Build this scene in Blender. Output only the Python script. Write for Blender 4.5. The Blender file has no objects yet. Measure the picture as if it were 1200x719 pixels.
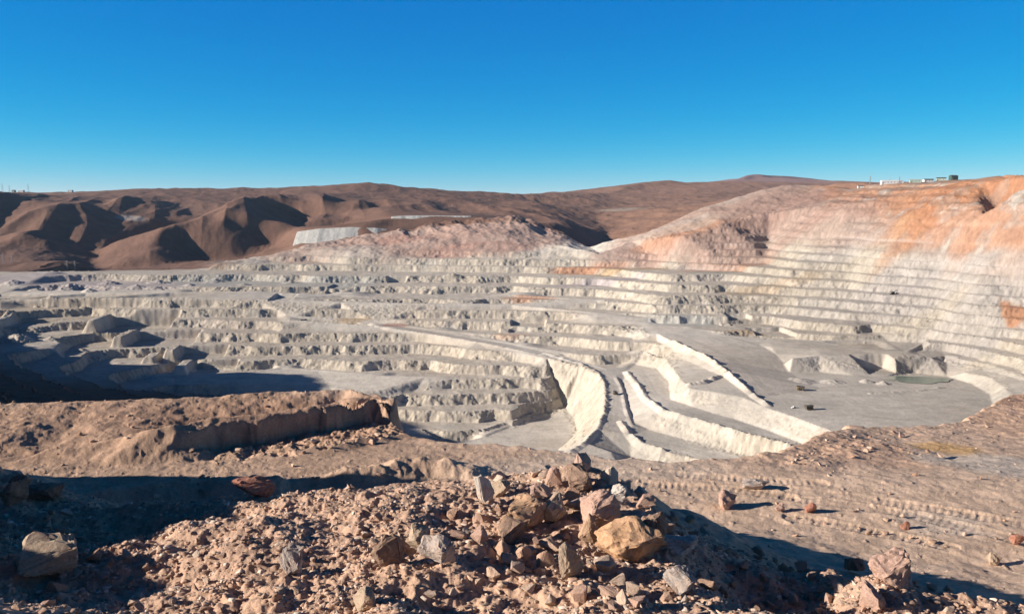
import bpy, bmesh, math, random, os
import numpy as np
from mathutils import Vector, Matrix
from mathutils.geometry import delaunay_2d_cdt

random.seed(7)
RNG = np.random.RandomState(11)
col = bpy.context.scene.collection
R = math.radians

# ------------------------------------------------------------------ camera
F = 942.0                       # focal length in photo pixels (photo 1200 x 719)
PITCH = math.atan((359.5 - 240.0) / F)
CP, SP = math.cos(PITCH), math.sin(PITCH)

def ray(u, v):
    x = (u - 600.0) / F; y = (359.5 - v) / F
    return (x, CP + y * SP, -SP + y * CP)

def atz(u, v, z):               # point seen at u,v lying at elevation z (camera eye = 0)
    d = ray(u, v); t = z / d[2]
    return (d[0] * t, d[1] * t, z)

def atD(u, v, D):               # point seen at u,v at forward distance D
    d = ray(u, v); t = D / d[1]
    return (d[0] * t, D, d[2] * t)

# ------------------------------------------------------------------ noise
_perm = np.random.RandomState(5).permutation(512).astype(np.int64)
_perm = np.concatenate([_perm, _perm, _perm])
_ang = np.random.RandomState(6).rand(512) * 2 * np.pi
_gx, _gy = np.cos(_ang), np.sin(_ang)

def perlin(x, y):
    xi = np.floor(x).astype(np.int64); yi = np.floor(y).astype(np.int64)
    xf = x - xi; yf = y - yi
    u = xf * xf * xf * (xf * (xf * 6 - 15) + 10); v = yf * yf * yf * (yf * (yf * 6 - 15) + 10)
    def g(ix, iy, fx, fy):
        h = _perm[_perm[ix & 511] + (iy & 511)]
        return _gx[h] * fx + _gy[h] * fy
    a = g(xi, yi, xf, yf); b = g(xi + 1, yi, xf - 1, yf)
    c = g(xi, yi + 1, xf, yf - 1); d = g(xi + 1, yi + 1, xf - 1, yf - 1)
    return ((a + u * (b - a)) * (1 - v) + (c + u * (d - c)) * v) * 1.45

def fbm(x, y, wl, octv=4, gain=.5, off=0.0):
    r = 0; a = 1.0; s = 1.0 / wl; t = 0
    for k in range(octv):
        r = r + a * perlin(x * s + off + 17.3 * k, y * s - off + 9.1 * k); t += a; a *= gain; s *= 2.03
    return r / t

def ridged(x, y, wl, octv=3, off=0.0):
    r = 0; a = 1.0; s = 1.0 / wl; t = 0
    for k in range(octv):
        r = r + a * (1 - 2.2 * np.abs(perlin(x * s + off + 5.3 * k, y * s + off * .7 + 3.1 * k))); t += a; a *= .5; s *= 2.1
    return r / t

def sstep(a, b, x):
    t = np.clip((x - a) / (b - a), 0, 1); return t * t * (3 - 2 * t)

# ------------------------------------------------------------------ TIN
class Tin:
    def __init__(s): s.p = []; s.e = []
    def pt(s, p, t=0.0, n=0.0): s.p.append((p[0], p[1], p[2], t, n)); return len(s.p) - 1
    def line(s, pts, t=0.0, n=0.0):
        ids = [s.pt(p, t, n) for p in pts]
        s.e += [(a, b) for a, b in zip(ids, ids[1:])]
    def raster(s, x0, x1, y0, y1, cell):
        P = np.array(s.p)
        vs, es, fs, ov, oe, of = delaunay_2d_cdt([Vector((a, b)) for a, b in P[:, :2]], s.e, [], 0, 1e-4, True)
        V = np.array([(v.x, v.y) for v in vs])
        A = np.zeros((len(vs), 3))
        for i, o in enumerate(ov):
            if o: A[i] = P[o[0], 2:]
            else:
                d = np.hypot(P[:, 0] - V[i, 0], P[:, 1] - V[i, 1]); j = np.argsort(d)[:3]
                w = 1 / (d[j] + .01); A[i] = (P[j, 2:] * w[:, None]).sum(0) / w.sum()
        nx = int((x1 - x0) / cell) + 1; ny = int((y1 - y0) / cell) + 1
        out = np.full((ny, nx, 3), np.nan)
        for f in fs:
            a, b, c = f[0], f[1], f[2]
            T = V[[a, b, c]]
            i0 = max(0, int(math.ceil((T[:, 0].min() - x0) / cell))); i1 = min(nx - 1, int((T[:, 0].max() - x0) / cell))
            j0 = max(0, int(math.ceil((T[:, 1].min() - y0) / cell))); j1 = min(ny - 1, int((T[:, 1].max() - y0) / cell))
            if i1 < i0 or j1 < j0: continue
            X = x0 + np.arange(i0, i1 + 1) * cell; Y = y0 + np.arange(j0, j1 + 1) * cell
            X, Y = np.meshgrid(X, Y)
            den = (T[1, 1] - T[2, 1]) * (T[0, 0] - T[2, 0]) + (T[2, 0] - T[1, 0]) * (T[0, 1] - T[2, 1])
            if abs(den) < 1e-9: continue
            l0 = ((T[1, 1] - T[2, 1]) * (X - T[2, 0]) + (T[2, 0] - T[1, 0]) * (Y - T[2, 1])) / den
            l1 = ((T[2, 1] - T[0, 1]) * (X - T[2, 0]) + (T[0, 0] - T[2, 0]) * (Y - T[2, 1])) / den
            l2 = 1 - l0 - l1
            m = (l0 >= -1e-6) & (l1 >= -1e-6) & (l2 >= -1e-6)
            val = l0[..., None] * A[a] + l1[..., None] * A[b] + l2[..., None] * A[c]
            sub = out[j0:j1 + 1, i0:i1 + 1]; sub[m] = val[m]
        m = np.isnan(out[..., 0])
        if m.any():                                     # outside the hull: carry the last row/column value
            for j in range(ny):
                r = out[j]; ok = ~np.isnan(r[:, 0])
                if ok.any():
                    k = np.arange(nx)
                    for q in range(3): r[:, q] = np.interp(k, k[ok], r[ok, q])
            okr = [j for j in range(ny) if not np.isnan(out[j, 0, 0])]
            for j in range(ny):
                if np.isnan(out[j, 0, 0]): out[j] = out[min(okr, key=lambda q: abs(q - j))]
        return Ras(out, x0, y0, cell)

class Ras:
    def __init__(s, a, x0, y0, c): s.a, s.x0, s.y0, s.c = a, x0, y0, c
    def __call__(s, x, y, k=None):
        i = np.clip((x - s.x0) / s.c, 0, s.a.shape[1] - 1.001); j = np.clip((y - s.y0) / s.c, 0, s.a.shape[0] - 1.001)
        i0 = i.astype(int); j0 = j.astype(int); fi = i - i0; fj = j - j0
        A = s.a if k is None else s.a[..., k]
        if A.ndim == 3: fi = fi[..., None]; fj = fj[..., None]
        return (A[j0, i0] * (1 - fi) + A[j0, i0 + 1] * fi) * (1 - fj) + (A[j0 + 1, i0] * (1 - fi) + A[j0 + 1, i0 + 1] * fi) * fj

def blur(a, n, it=2):
    for _ in range(it):
        for ax in (0, 1):
            c = np.cumsum(np.concatenate([np.repeat(np.take(a, [0], ax), n + 1, ax), a, np.repeat(np.take(a, [-1], ax), n, ax)], ax), ax)
            m = a.shape[ax]; w = 2 * n + 1
            a = (np.take(c, range(w, w + m), ax) - np.take(c, range(0, m), ax)) / w
    return a

def polydist(x, y, pts):
    """distance to a polyline, and length along it"""
    d = np.full(x.shape, 1e9); L = np.zeros(x.shape); acc = 0
    sg = np.zeros(x.shape)
    for (ax, ay), (bx, by) in zip(pts, pts[1:]):
        vx, vy = bx - ax, by - ay; l = math.hypot(vx, vy)
        t = np.clip(((x - ax) * vx + (y - ay) * vy) / (l * l), 0, 1)
        e = np.hypot(x - ax - t * vx, y - ay - t * vy); m = e < d
        s_ = ((x - ax) * vy - (y - ay) * vx) / l
        d = np.where(m, e, d); L = np.where(m, acc + t * l, L); sg = np.where(m, s_, sg); acc += l
    return d, L, sg

def boxsd(x, y, cx, cy, hx, hy, rot):
    c, s = math.cos(rot), math.sin(rot)
    X = (x - cx) * c + (y - cy) * s; Y = -(x - cx) * s + (y - cy) * c
    qx = np.abs(X) - hx; qy = np.abs(Y) - hy
    return np.hypot(np.maximum(qx, 0), np.maximum(qy, 0)) + np.minimum(np.maximum(qx, qy), 0)

def grid_mesh(name, X, Y, Z, mat, cols=None, kind='structure'):
    ny, nx = X.shape
    me = bpy.data.meshes.new(name)
    co = np.stack([X, Y, Z], -1).reshape(-1, 3).astype(np.float32)
    me.vertices.add(len(co)); me.vertices.foreach_set('co', co.ravel())
    j, i = np.meshgrid(np.arange(ny - 1), np.arange(nx - 1), indexing='ij')
    a = (j * nx + i).ravel()
    q = np.stack([a, a + 1, a + nx + 1, a + nx], 1).astype(np.int32)
    me.loops.add(q.size); me.loops.foreach_set('vertex_index', q.ravel())
    me.polygons.add(len(q)); me.polygons.foreach_set('loop_start', (np.arange(len(q)) * 4).astype(np.int32))
    me.update(calc_edges=True); me.validate()
    me.polygons.foreach_set('use_smooth', np.ones(len(q), bool))
    if cols is not None:
        ca = me.color_attributes.new('rock_tint', 'FLOAT_COLOR', 'POINT')
        c4 = np.concatenate([cols.reshape(-1, 3), np.ones((len(co), 1))], 1).astype(np.float32)
        ca.data.foreach_set('color', c4.ravel())
    me.materials.append(mat)
    o = bpy.data.objects.new(name, me); col.objects.link(o)
    if kind: o['kind'] = kind
    return o

# ------------------------------------------------------------------ materials
def nodes(name):
    m = bpy.data.materials.new(name); m.use_nodes = True
    nt = m.node_tree; nt.nodes.clear()
    out = nt.nodes.new('ShaderNodeOutputMaterial'); b = nt.nodes.new('ShaderNodeBsdfPrincipled')
    nt.links.new(b.outputs[0], out.inputs[0]); b.inputs['Roughness'].default_value = .95
    b.inputs['Specular IOR Level'].default_value = .15
    return m, nt, b

def N(nt, t, **k):
    n = nt.nodes.new('ShaderNode' + t)
    for a, v in k.items():
        if a.startswith('i_'): n.inputs[a[2:].replace('_', ' ')].default_value = v
        else: setattr(n, a, v)
    return n

def terrain_mat(name, scales, amp=.35, bump=(1.0, 1.0), bscale=.1):
    m, nt, b = nodes(name)
    at = N(nt, 'Attribute', attribute_name='rock_tint')
    tc = N(nt, 'NewGeometry')
    cur = at.outputs['Color']
    for k, sc in enumerate(scales):
        no = N(nt, 'TexNoise', i_Scale=sc, i_Detail=6.0, i_Roughness=.65)
        nt.links.new(tc.outputs['Position'], no.inputs['Vector'])
        mr = N(nt, 'MapRange'); mr.inputs['From Min'].default_value = .3; mr.inputs['From Max'].default_value = .7
        mr.inputs['To Min'].default_value = 1 - amp; mr.inputs['To Max'].default_value = 1 + amp
        nt.links.new(no.outputs['Fac'], mr.inputs['Value'])
        mx = N(nt, 'VectorMath', operation='SCALE')
        nt.links.new(cur, mx.inputs[0]); nt.links.new(mr.outputs[0], mx.inputs['Scale'])
        cur = mx.outputs[0]
    nt.links.new(cur, b.inputs['Base Color'])
    no = N(nt, 'TexNoise', i_Scale=bscale, i_Detail=8.0, i_Roughness=.7)
    nt.links.new(tc.outputs['Position'], no.inputs['Vector'])
    bp = N(nt, 'Bump', i_Strength=bump[0], i_Distance=bump[1])
    nt.links.new(no.outputs['Fac'], bp.inputs['Height']); nt.links.new(bp.outputs[0], b.inputs['Normal'])
    return m

def flat_mat(name, c, rough=.8, metal=0.0, amp=.15, scale=1.0):
    m, nt, b = nodes(name)
    b.inputs['Roughness'].default_value = rough; b.inputs['Metallic'].default_value = metal
    tc = N(nt, 'TexCoord'); no = N(nt, 'TexNoise', i_Scale=scale, i_Detail=5.0)
    nt.links.new(tc.outputs['Object'], no.inputs['Vector'])
    mr = N(nt, 'MapRange'); mr.inputs['To Min'].default_value = 1 - amp; mr.inputs['To Max'].default_value = 1 + amp
    nt.links.new(no.outputs['Fac'], mr.inputs['Value'])
    mx = N(nt, 'VectorMath', operation='SCALE'); mx.inputs[0].default_value = c[:3]
    nt.links.new(mr.outputs[0], mx.inputs['Scale']); nt.links.new(mx.outputs[0], b.inputs['Base Color'])
    return m

#==PIT==
# ------------------------------------------------------------------ the mine and the hills
T = Tin()
def lat(u, rows, t=1.0, n=1.0):         # one column of the pit wall: (v, z) pairs, or (v, -z... ) with D given as ('D', D)
    for v, z in rows:
        T.pt(atD(u, v, z) if z > 300 else atz(u, v, z), t, n)
# near wall under the rim (mostly hidden) and ground left and right of the view
for x, y, z in [(-2600,30,-10),(-1200,30,-20),(-300,30,-45),(0,30,-45),(300,30,-45),(1200,30,-60),(2600,30,-60),
                (0,100,-85),(-60,100,-75),(60,100,-85),(-300,200,-90),(0,300,-170),(150,300,-170),(-120,300,-140),(300,300,-150),(700,300,-110),
                (0,600,-290),(250,600,-285),(500,600,-250),(900,600,-170),(1400,700,-20),(2600,700,30),(1500,1100,40),(2600,1400,60),
                (0,850,-350),(150,850,-345),(300,850,-312),(450,870,-285),(600,850,-262),(-150,850,-300),
                (-150,600,-215),(-250,600,-190),(-380,600,-160),(-560,600,-95),(-800,600,0),(-1000,600,10),(-2600,600,40),
                (-260,850,-260),(-400,800,-225),
                (-620,780,-160),(-760,780,-90),(-980,800,0),(-230,400,-120),(-330,400,-100),(-500,400,-30),(-700,400,0),
                (-760,1000,-200),(-900,1000,-120),(-1100,1000,-12),(-1250,1000,-10),(-2600,1000,60),  # unseen left ridge, its crest shaped to cast the pit shadow
                (-900,1180,-220),(-1020,1180,-140),(-1150,1165,-15),(-1300,1160,-10),(-1150,1215,-30),(-1300,1240,-60),(-1020,1350,-200),(-1150,1320,-160),
                (-1150,1450,-190),(-1400,1480,-190),(-1250,1700,-190),(-2600,1300,-60),(-2000,1500,-180),(-2600,2000,-100)]:
    T.pt((x, y, z), 1.0, 1.0)
lat(-60, [(320,-172),(345,-197),(365,-215)])
lat(0,   [(322,-172),(345,-195),(358,-214),(380,-232),(397,-242),(418,-247),(440,-235),(475,-215)])
lat(100, [(322,-172),(345,-195),(360,-217),(384,-240),(392,-250),(410,-262),(435,-272),(452,-262),(475,-240)])
lat(200, [(322,-170),(343,-192),(358,-212),(376,-235),(390,-250),(404,-262),(418,-276)])
lat(300, [(318,-166),(340,-190),(358,-212),(376,-232),(392,-250),(404,-262),(420,-277)])
lat(400, [(320,-166),(348,-200),(362,-216),(382,-242),(402,-261),(419,-276)])
lat(500, [(320,-166),(348,-200),(364,-218),(402,-261),(418,-276),(438,-291)])
lat(600, [(320,-166),(345,-196),(362,-215),(380,-235),(422,-272),(440,-291),(462,-306)])
lat(700, [(322,-164),(345,-194),(366,-220),(384,-236),(400,-250),(415,-262)])
lat(780, [(322,-155),(345,-184),(362,-208),(378,-229)])
lat(770, [(400,-246),(415,-258)])
lat(850, [(310,-140),(335,-172),(355,-198),(372,-220),(385,-230)])
lat(900, [(280,-85),(300,-120),(325,-155),(350,-190),(372,-220),(386,-232)])
lat(1000,[(240,1850),(260,-38),(280,-74),(300,-108),(320,-140),(340,-168),(365,-200),(385,-222),(397,-236)])
lat(1100,[(219,1780),(232,1650),(250,-17),(275,-58),(300,-98),(325,-136),(350,-170),(375,-202),(398,-230),(420,-250)])
lat(1150,[(216,1640),(250,-16),(300,-92),(350,-160),(395,-218),(418,-240)])
lat(1200,[(216,1500),(250,-15),(292,-84),(343,-148),(390,-205),(418,-230)])
lat(1320,[(216,1390),(250,-14),(293,-84),(352,-150),(400,-180),(450,-220)])
# flats and ramps traced bench by bench (t = 0: built as drawn)
L = T.line
Z = lambda *a: [atz(*p) for p in a]
L(Z((-60,412,-247),(0,412,-247),(60,405,-248),(100,410,-262)), 0, .6)
# left: lit floor strip under the stepped benches
L(Z((200,438,-290),(240,440,-291),(290,438,-291),(330,432,-290),(372,435,-290.5),(440,440,-291),(500,441,-291)), 0, .4)
L(Z((205,446,-293),(290,447,-294),(340,449,-297),(385,453,-301),(430,462,-306)), 0, .6)
L(Z((200,462,-300),(300,466,-306),(365,471,-314),(412,477,-323),(450,492,-336),(520,512,-345)), 1, 1)
# haul road running down to the right
L(Z((340,371,-229),(440,378,-238),(500,387,-246),(560,397,-254),(600,404,-259),(650,415,-266),(690,427,-273),(712,434,-277)), 0, .1)
L(Z((340,375,-230),(440,382,-239),(500,391,-247),(560,401,-255),(600,409,-260.5),(640,419,-267),(680,430,-274),(702,440,-279)), 0, .1)
# ramp turning down towards the camera
L(Z((702,440,-279),(708,450,-282),(709,470,-289),(707,485,-293),(700,502,-298),(685,518,-303),(668,528,-306)), 0, .1)
L(Z((712,434,-277),(722,440,-280),(729,452,-284),(733,470,-289),(736,485,-294),(741,498,-298)), 0, .1)
# nose below the ramp, lower left floor
L(Z((664,455,-308),(668,464,-321),(662,476,-338),(672,490,-343),(676,505,-344),(672,520,-345),(650,530,-345)), 0, .3)
L(Z((661,476.5,-339),(640,484,-344),(620,493,-345),(600,500,-345),(570,512,-345),(540,518,-346)), 0, .3)
L(Z((520,486,-328),(560,476,-322),(600,468,-317),(640,462,-313)), 1, 1)
# bench B
L(Z((735,434,-279),(748,450,-280),(757,465,-282),(778,480,-283),(800,486,-283.5),(833,496,-285),(873,508,-287),(920,520,-289.5),(960,533,-291)), 0, .1)
L(Z((745,427,-277),(770,432,-277),(784,447,-279),(786,468,-282),(810,476,-283.5),(860,491,-286),(900,504,-288.5),(935,518,-290),(975,532,-291)), 0, .1)
# face under bench B and bench D
L(Z((729,447,-284),(735,470,-290.5),(744,496,-299),(760,503,-303),(800,514,-306),(860,530,-310),(900,540,-313)), 0, .3)
L(Z((730,497,-299),(738,509,-303),(755,520,-306),(775,528,-309),(800,534,-311),(840,545,-313)), 0, .1)
L(Z((690,534,-309),(716,529,-307.5)), 0, .1)
L(Z((740,536,-320),(760,548,-327),(820,556,-329)), 0, .5)
# bench C
L(Z((755,412,-259),(780,420,-261),(788,432,-262),(796,443,-263),(808,455,-264.5),(830,458,-265),(870,465,-267),(900,478,-269),(930,488,-270),(968,502,-271),(1010,520,-272)), 0, .1)
L(Z((790,412,-253),(806,423,-256),(826,432,-258),(845,440,-260),(868,455,-263.5),(890,469,-268)), 0, .1)
# edge of the wide ramp above bench C
L(Z((770,391,-235),(788,400,-238),(815,412,-244),(832,421,-248),(848,432,-253),(870,452,-261),(888,466,-267.5)), 0, .1)
L(Z((700,372,-222),(760,377,-229),(800,384,-232),(850,393,-236),(890,404,-243),(910,415,-250),(918,426,-258),(925,436,-266)), 0, .15)
# upper right pad
L(Z((850,393,-236),(900,397,-239),(960,400,-241),(1040,400,-241),(1080,402,-240)), 0, .2)
L(Z((870,399,-239),(905,407,-243),(960,408,-243),(1000,409,-243),(1060,412,-243)), 0, .2)
L(Z((928,419,-246),(960,416,-245),(1000,417,-246),(1050,420,-248),(1092,419,-248)), 0, .4)
L(Z((925,436,-266),(960,436,-267),(1000,440,-268),(1040,441,-270),(1070,437,-270.5),(1110,441,-270.5),(1140,450,-270)), 0, .2)
L(Z((1000,470,-270),(1100,470,-270),(1150,472,-270)), 0, .1); L(Z((960,455,-269.5),(1060,452,-270),(1110,455,-270)), 0, .1)
L(Z((1000,500,-271),(1090,500,-271),(1140,490,-271)), 0, .1)
# right: grey road sweeping past the floor
L(Z((1110,425,-256),(1150,432,-255),(1180,440,-252),(1210,450,-250),(1240,470,-248)), 0, .1)
L(Z((1130,436,-259),(1160,442,-257),(1178,455,-255),(1190,472,-253),(1200,490,-252)), 0, .1)
L(Z((1140,450,-270),(1160,462,-270),(1165,478,-270),(1160,495,-270)), 0, .2)
# upper benches: the long grey level across the pit
L(Z((-60,345,-196),(0,344,-196),(100,343,-194),(200,342,-192),(300,341,-191),(400,346,-198),(500,348,-200),(600,346,-198),(700,352,-201)), 0, .3)
L(Z((-60,352,-200),(0,351,-200),(100,350,-199),(200,349,-197),(300,350,-199),(400,354,-204),(500,356,-206),(600,357,-208),(700,366,-216),(760,372,-222)), 0, .3)
# far rim
L(Z((-60,318,-166),(0,318,-166),(100,318,-166),(200,316,-164),(300,312,-158),(400,312,-158),(500,314,-160),(600,316,-161),(700,312,-152),(780,306,-138)), .6, .8)
# pink hill in the middle of the far rim
D = lambda *a: [atD(*p) for p in a]
L(D((300,304,2180),(340,292,2250),(380,284,2330),(440,274,2380),(500,264,2420),(560,256,2450),(610,253,2450),(640,262,2400),(665,275,2330),(690,290,2200),(702,298,2110)), 0, 1.6)
L(D((420,296,2150),(470,286,2200),(540,278,2220),(600,276,2220),(650,288,2150)), 0, 1.8)
L(D((330,300,2480),(420,290,2600),(500,276,2680),(600,276,2700),(680,310,2560),(730,305,2500)), 0, 1)
L(D((640,290,2480),(690,302,2330),(712,302,2300)), 0, .5)
# pink ridge on the right
L(D((702,298,2060),(740,284,2120),(760,272,2160),(800,255,2200),(830,241,2230),(880,226,2240),(920,217,2240),(960,218,2200),(1000,223,2120)), 0, 1.5)
L(D((800,278,2000),(850,262,2040),(900,250,2060),(950,245,2000)), .2, 1.6)
L(D((760,300,2500),(830,270,2600),(900,250,2700),(1000,240,2600)), 0, 1)
# skyline on the right: town terrace and the orange wall
L(D((1000,222,2080),(1020,217,2080),(1050,216,2020),(1090,216,1960),(1115,214,1880),(1150,208,1760),(1180,204,1640),(1220,202,1560),(1300,198,1460)), .3, 1)
L(D((1000,218,2800),(1115,214,2500),(1220,205,2200),(1400,200,2000),(1700,200,1900)), 0, .5)
# waste pads behind (pale fresh rock)
L(D((345,268,2720),(370,266,2700),(420,264,2680),(455,268,2700)), 0, .2)
L(D((345,282,2660),(380,281,2640),(420,278,2630),(455,276,2640)), 0, .2)
L(D((345,265,2900),(455,262,2900)), 0, .1)
L(D((456,254,2790),(500,252.5,2800),(552,252.5,2820)), 0, .2)
L(D((456,263,2760),(500,263,2770),(552,260,2790)), 0, .2)
L(D((457,252,2960),(552,251,2960)), 0, .1)
# hills beyond -------------------------------------------------------
def hl(n, *a): L(D(*a), 0, n)
hl(1,(-250,330,2000),(-60,324,1950),(0,322,1960),(60,318,1990)); 
hl(.6,(40,306,2250),(60,305,2250),(78,304,2250),(95,309,2250)); hl(1,(100,318,2250),(115,317,2300),(135,318,2350))
# big smooth brown spur: crest, then its foot on the shaded right side at the same distance
hl(.4,(355,231,4000),(320,237,3650),(280,249,3200),(240,259,2950),(215,264,2800),(192,268,2700),(187,288,2560),(196,309,2400))
hl(.4,(112,301,2700),(112,312,2500),(140,316,2350),(188,313,2330)); hl(.4,(150,279,2720),(150,298,2550))
hl(.4,(215,300,2640),(245,309,2600),(275,305,2640),(300,300,2700),(318,292,2800))
hl(.4,(150,292,3000),(200,280,3300),(260,264,3600))
# second spur behind, its shaded side
hl(.4,(300,252,3260),(330,268,3100),(362,284,3000)); hl(.4,(375,232,4000),(345,237,3700),(318,240,3500),(300,244,3350),(292,250,3260))
hl(.4,(322,262,3450),(345,268,3400),(372,268,3400),(395,266,3350)); hl(.4,(400,240,3800),(372,250,3500))
hl(.4,(415,263,3250),(455,250,3300),(500,242,3500),(530,233,4000)); hl(.4,(395,232,4000),(425,246,3700),(440,254,3500)); hl(.4,(408,226,4300),(448,240,3900))
# ravines on the left: crest - foot pairs
hl(.4,(-30,240,3300),(-10,262,3000),(-20,285,2800)); hl(.4,(38,244,3350),(52,266,3050),(72,288,2850),(100,298,2760))
hl(.4,(0,284,2560),(25,276,2600),(48,282,2600),(60,294,2560))
hl(.4,(64,234,4000),(86,247,3500),(100,260,3250),(96,280,2950)); hl(.4,(122,240,3700),(132,260,3400),(145,284,3050),(118,300,2800))
hl(.4,(160,231,4200),(170,243,3800),(180,256,3500),(186,264,3350)); hl(.4,(205,243,4000),(222,256,3650),(232,262,3450))
hl(.4,(215,231,4300),(240,240,4000)); hl(.4,(262,240,4100),(280,248,3900)); hl(.4,(255,230,4500),(285,236,4300),(310,240,4100))
hl(.5,(-400,226,4600),(-100,228,4700),(0,229,4700),(60,226,4800),(170,222,4900),(300,221,5000),(350,220,5000),(400,216,4900),(430,215,4800),(470,219,4700),(520,227,4600),(545,229,4600))
hl(.4,(-400,236,6800),(200,234,7000),(560,238,7000))
# middle ridges
hl(.5,(490,236,3900),(500,242,3550),(520,250,3300)); hl(.5,(520,240,3850),(545,251,3500),(556,253,3400)); hl(.7,(555,229,4900),(600,229,5000),(622,229,5000))
hl(.5,(545,231,4300),(562,240,3800),(575,250,3500)); hl(.5,(582,240,4000),(596,251,3600)); hl(.6,(600,236,4300),(625,240,3900),(650,252,3500))
hl(.5,(630,262,2700),(660,272,2600),(690,283,2450)); hl(.5,(648,292,2550),(672,299,2450),(690,301,2350)); hl(.6,(655,258,3300),(668,266,3000))
hl(.6,(655,240,4800),(700,252,4000),(712,275,3300),(705,296,2700))
hl(.6,(622,229,5600),(655,226,5800),(690,227,5800),(712,228,5600))
hl(.6,(700,245,4700),(740,240,4900),(790,236,5000),(860,238,4600)); hl(.6,(740,262,3600),(800,250,3600),(880,236,3500))
hl(.4,(712,228,6000),(738,217,6400),(775,212,6600),(800,214,6600),(850,213,6600),(930,214,6400),(1000,219,6200),(1200,222,6200),(1600,225,6000))
hl(.2,(820,222,8200),(850,214,8800),(868,209,9000),(882,203,9000),(898,208,9000),(925,206,9200),(960,210,9200),(1000,215,9200),(1050,222,9000),(1300,226,9000))
hl(.2,(-1500,240,12500),(600,238,12500),(800,240,12500),(1100,238,12500),(2700,240,12500))
for p in [(-9000,12500,0),(9000,12500,0),(-2700,2000,40),(-3600,3000,80),(-5000,4700,80),(2700,1900,80),(4000,3000,60),(6000,6000,60)]: T.pt(p, 0, .3)

RP = T.raster(-1600, 1600, 30, 2900, 2.5)
RH = T.raster(-9000, 9000, 1800, 12500, 16.0)
RH.a = blur(RH.a, 1, 1)
_ps = blur(RP.a[..., 0], 6, 2)
gy_, gx_ = np.gradient(_ps, 2.5)
RS = Ras(np.hypot(gx_, gy_), -1600, 30, 2.5)
# soften the TIN facets where the wall is terraced
_t = np.clip(RP.a[..., 1], 0, 1)
RP.a[..., 0] = RP.a[..., 0] * (1 - _t) + blur(RP.a[..., 0], 4, 2) * _t

CUTS = []     # benches cut back: u of the middle, v at the foot and at the crest, half width px, rotation
def _march(u, v):
    dx, dy, dz = ray(u, v); ys = np.linspace(650, 2395, 2500); z = RP(ys * dx / dy, ys)[..., 0]
    k = np.nonzero(z >= ys * dz / dy)[0][0]; return ys[k], z[k]
for u, v0, v1, wpx, rot in [(158,389,364,36,.12),(187,405,385,36,.15),(194,425,412,13,.2),(232,420,403,25,.15),(244,437,420,25,.18),(30,384,368,24,.1),
    (619,383,368,20,-.05),(869,376,362,13,0),(909,396,379,21,.1),(1034,437,415,18,.08),(462,334,323,10,0),(400,338,328,13,0),(716,352,346,7,0),(600,322,317,9,0),(330,352,344,12,0)]:
    y0, z0 = _march(u, v0); y1, z1 = _march(u, v1); d_ = max(14, y1 - y0 - (z1 - z0) / 2.4)
    CUTS.append(((u - 600) / F * (y0 + d_ * .5), y0 + d_ * .5 - 2, z0 - 1.5, wpx * y0 / F, d_ * .5 + 2, rot, min(z1, z0 + (24 if u < 300 else -6))))
BERMS = [     # safety berms along the haul roads
    (Z((640,415,-266),(680,427,-273),(700,437,-278),(706,450,-282),(708,470,-289),(706,485,-293),(698,503,-298),(684,518,-303),(668,529,-306)), 3.2, 8),
    (Z((734,436,-279),(747,451,-280),(756,466,-282),(777,481,-283),(800,487,-283.5),(833,497,-285),(873,509,-287),(920,521,-289.5)), 4.5, 7),
    (Z((728,496,-299),(737,509,-303),(754,521,-306),(775,528,-309)), 5, 7),
    (Z((788,400,-238),(815,412,-244),(832,421,-248),(848,432,-253),(870,452,-261),(900,475,-268.5)), 4.5, 7),
    (Z((808,451,-264),(825,447,-261),(846,440,-260)), 5, 7),
    (Z((722,442,-280),(729,454,-284),(733,472,-289),(736,486,-294)), 1.4, 5),
    (Z((600,501,-345),(630,489,-345),(655,480,-344)), 2.5, 6),
    (Z((340,375,-230),(440,382,-239),(500,391,-247),(560,401,-255),(600,409,-260.5),(640,417,-266)), 2.2, 5),
    (Z((1020,461,-270),(1045,460,-270),(1075,458,-270),(1105,454,-270)), 2.0, 5)]
MOUNDS = [(14,330,-178,14,9,5),(42,334,-182,11,8,5),(80,331,-178,17,17,9),(104,337,-184,10,7,5),(128,327,-174,14,9,5),(160,333,-180,10,7,5),(185,326,-174,15,8,5),(222,332,-180,9,6,4),(250,324,-172,13,7,5),(60,357,-212,12,7,4),(96,362,-218,9,6,4),(8,372,-226,16,12,6),(286,330,-178,9,5,4),(340,326,-174,10,5,4),(530,326,-176,12,7,4),(60,397,-246,10,7,5),(95,404,-252,8,5,4),(20,397,-243,24,15,17),(1015,447,-268.5,9,6,5),(1035,449,-268.5,9,5,5),(940,446,-267,18,4,4),(975,447,-268,16,4,4)]

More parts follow.
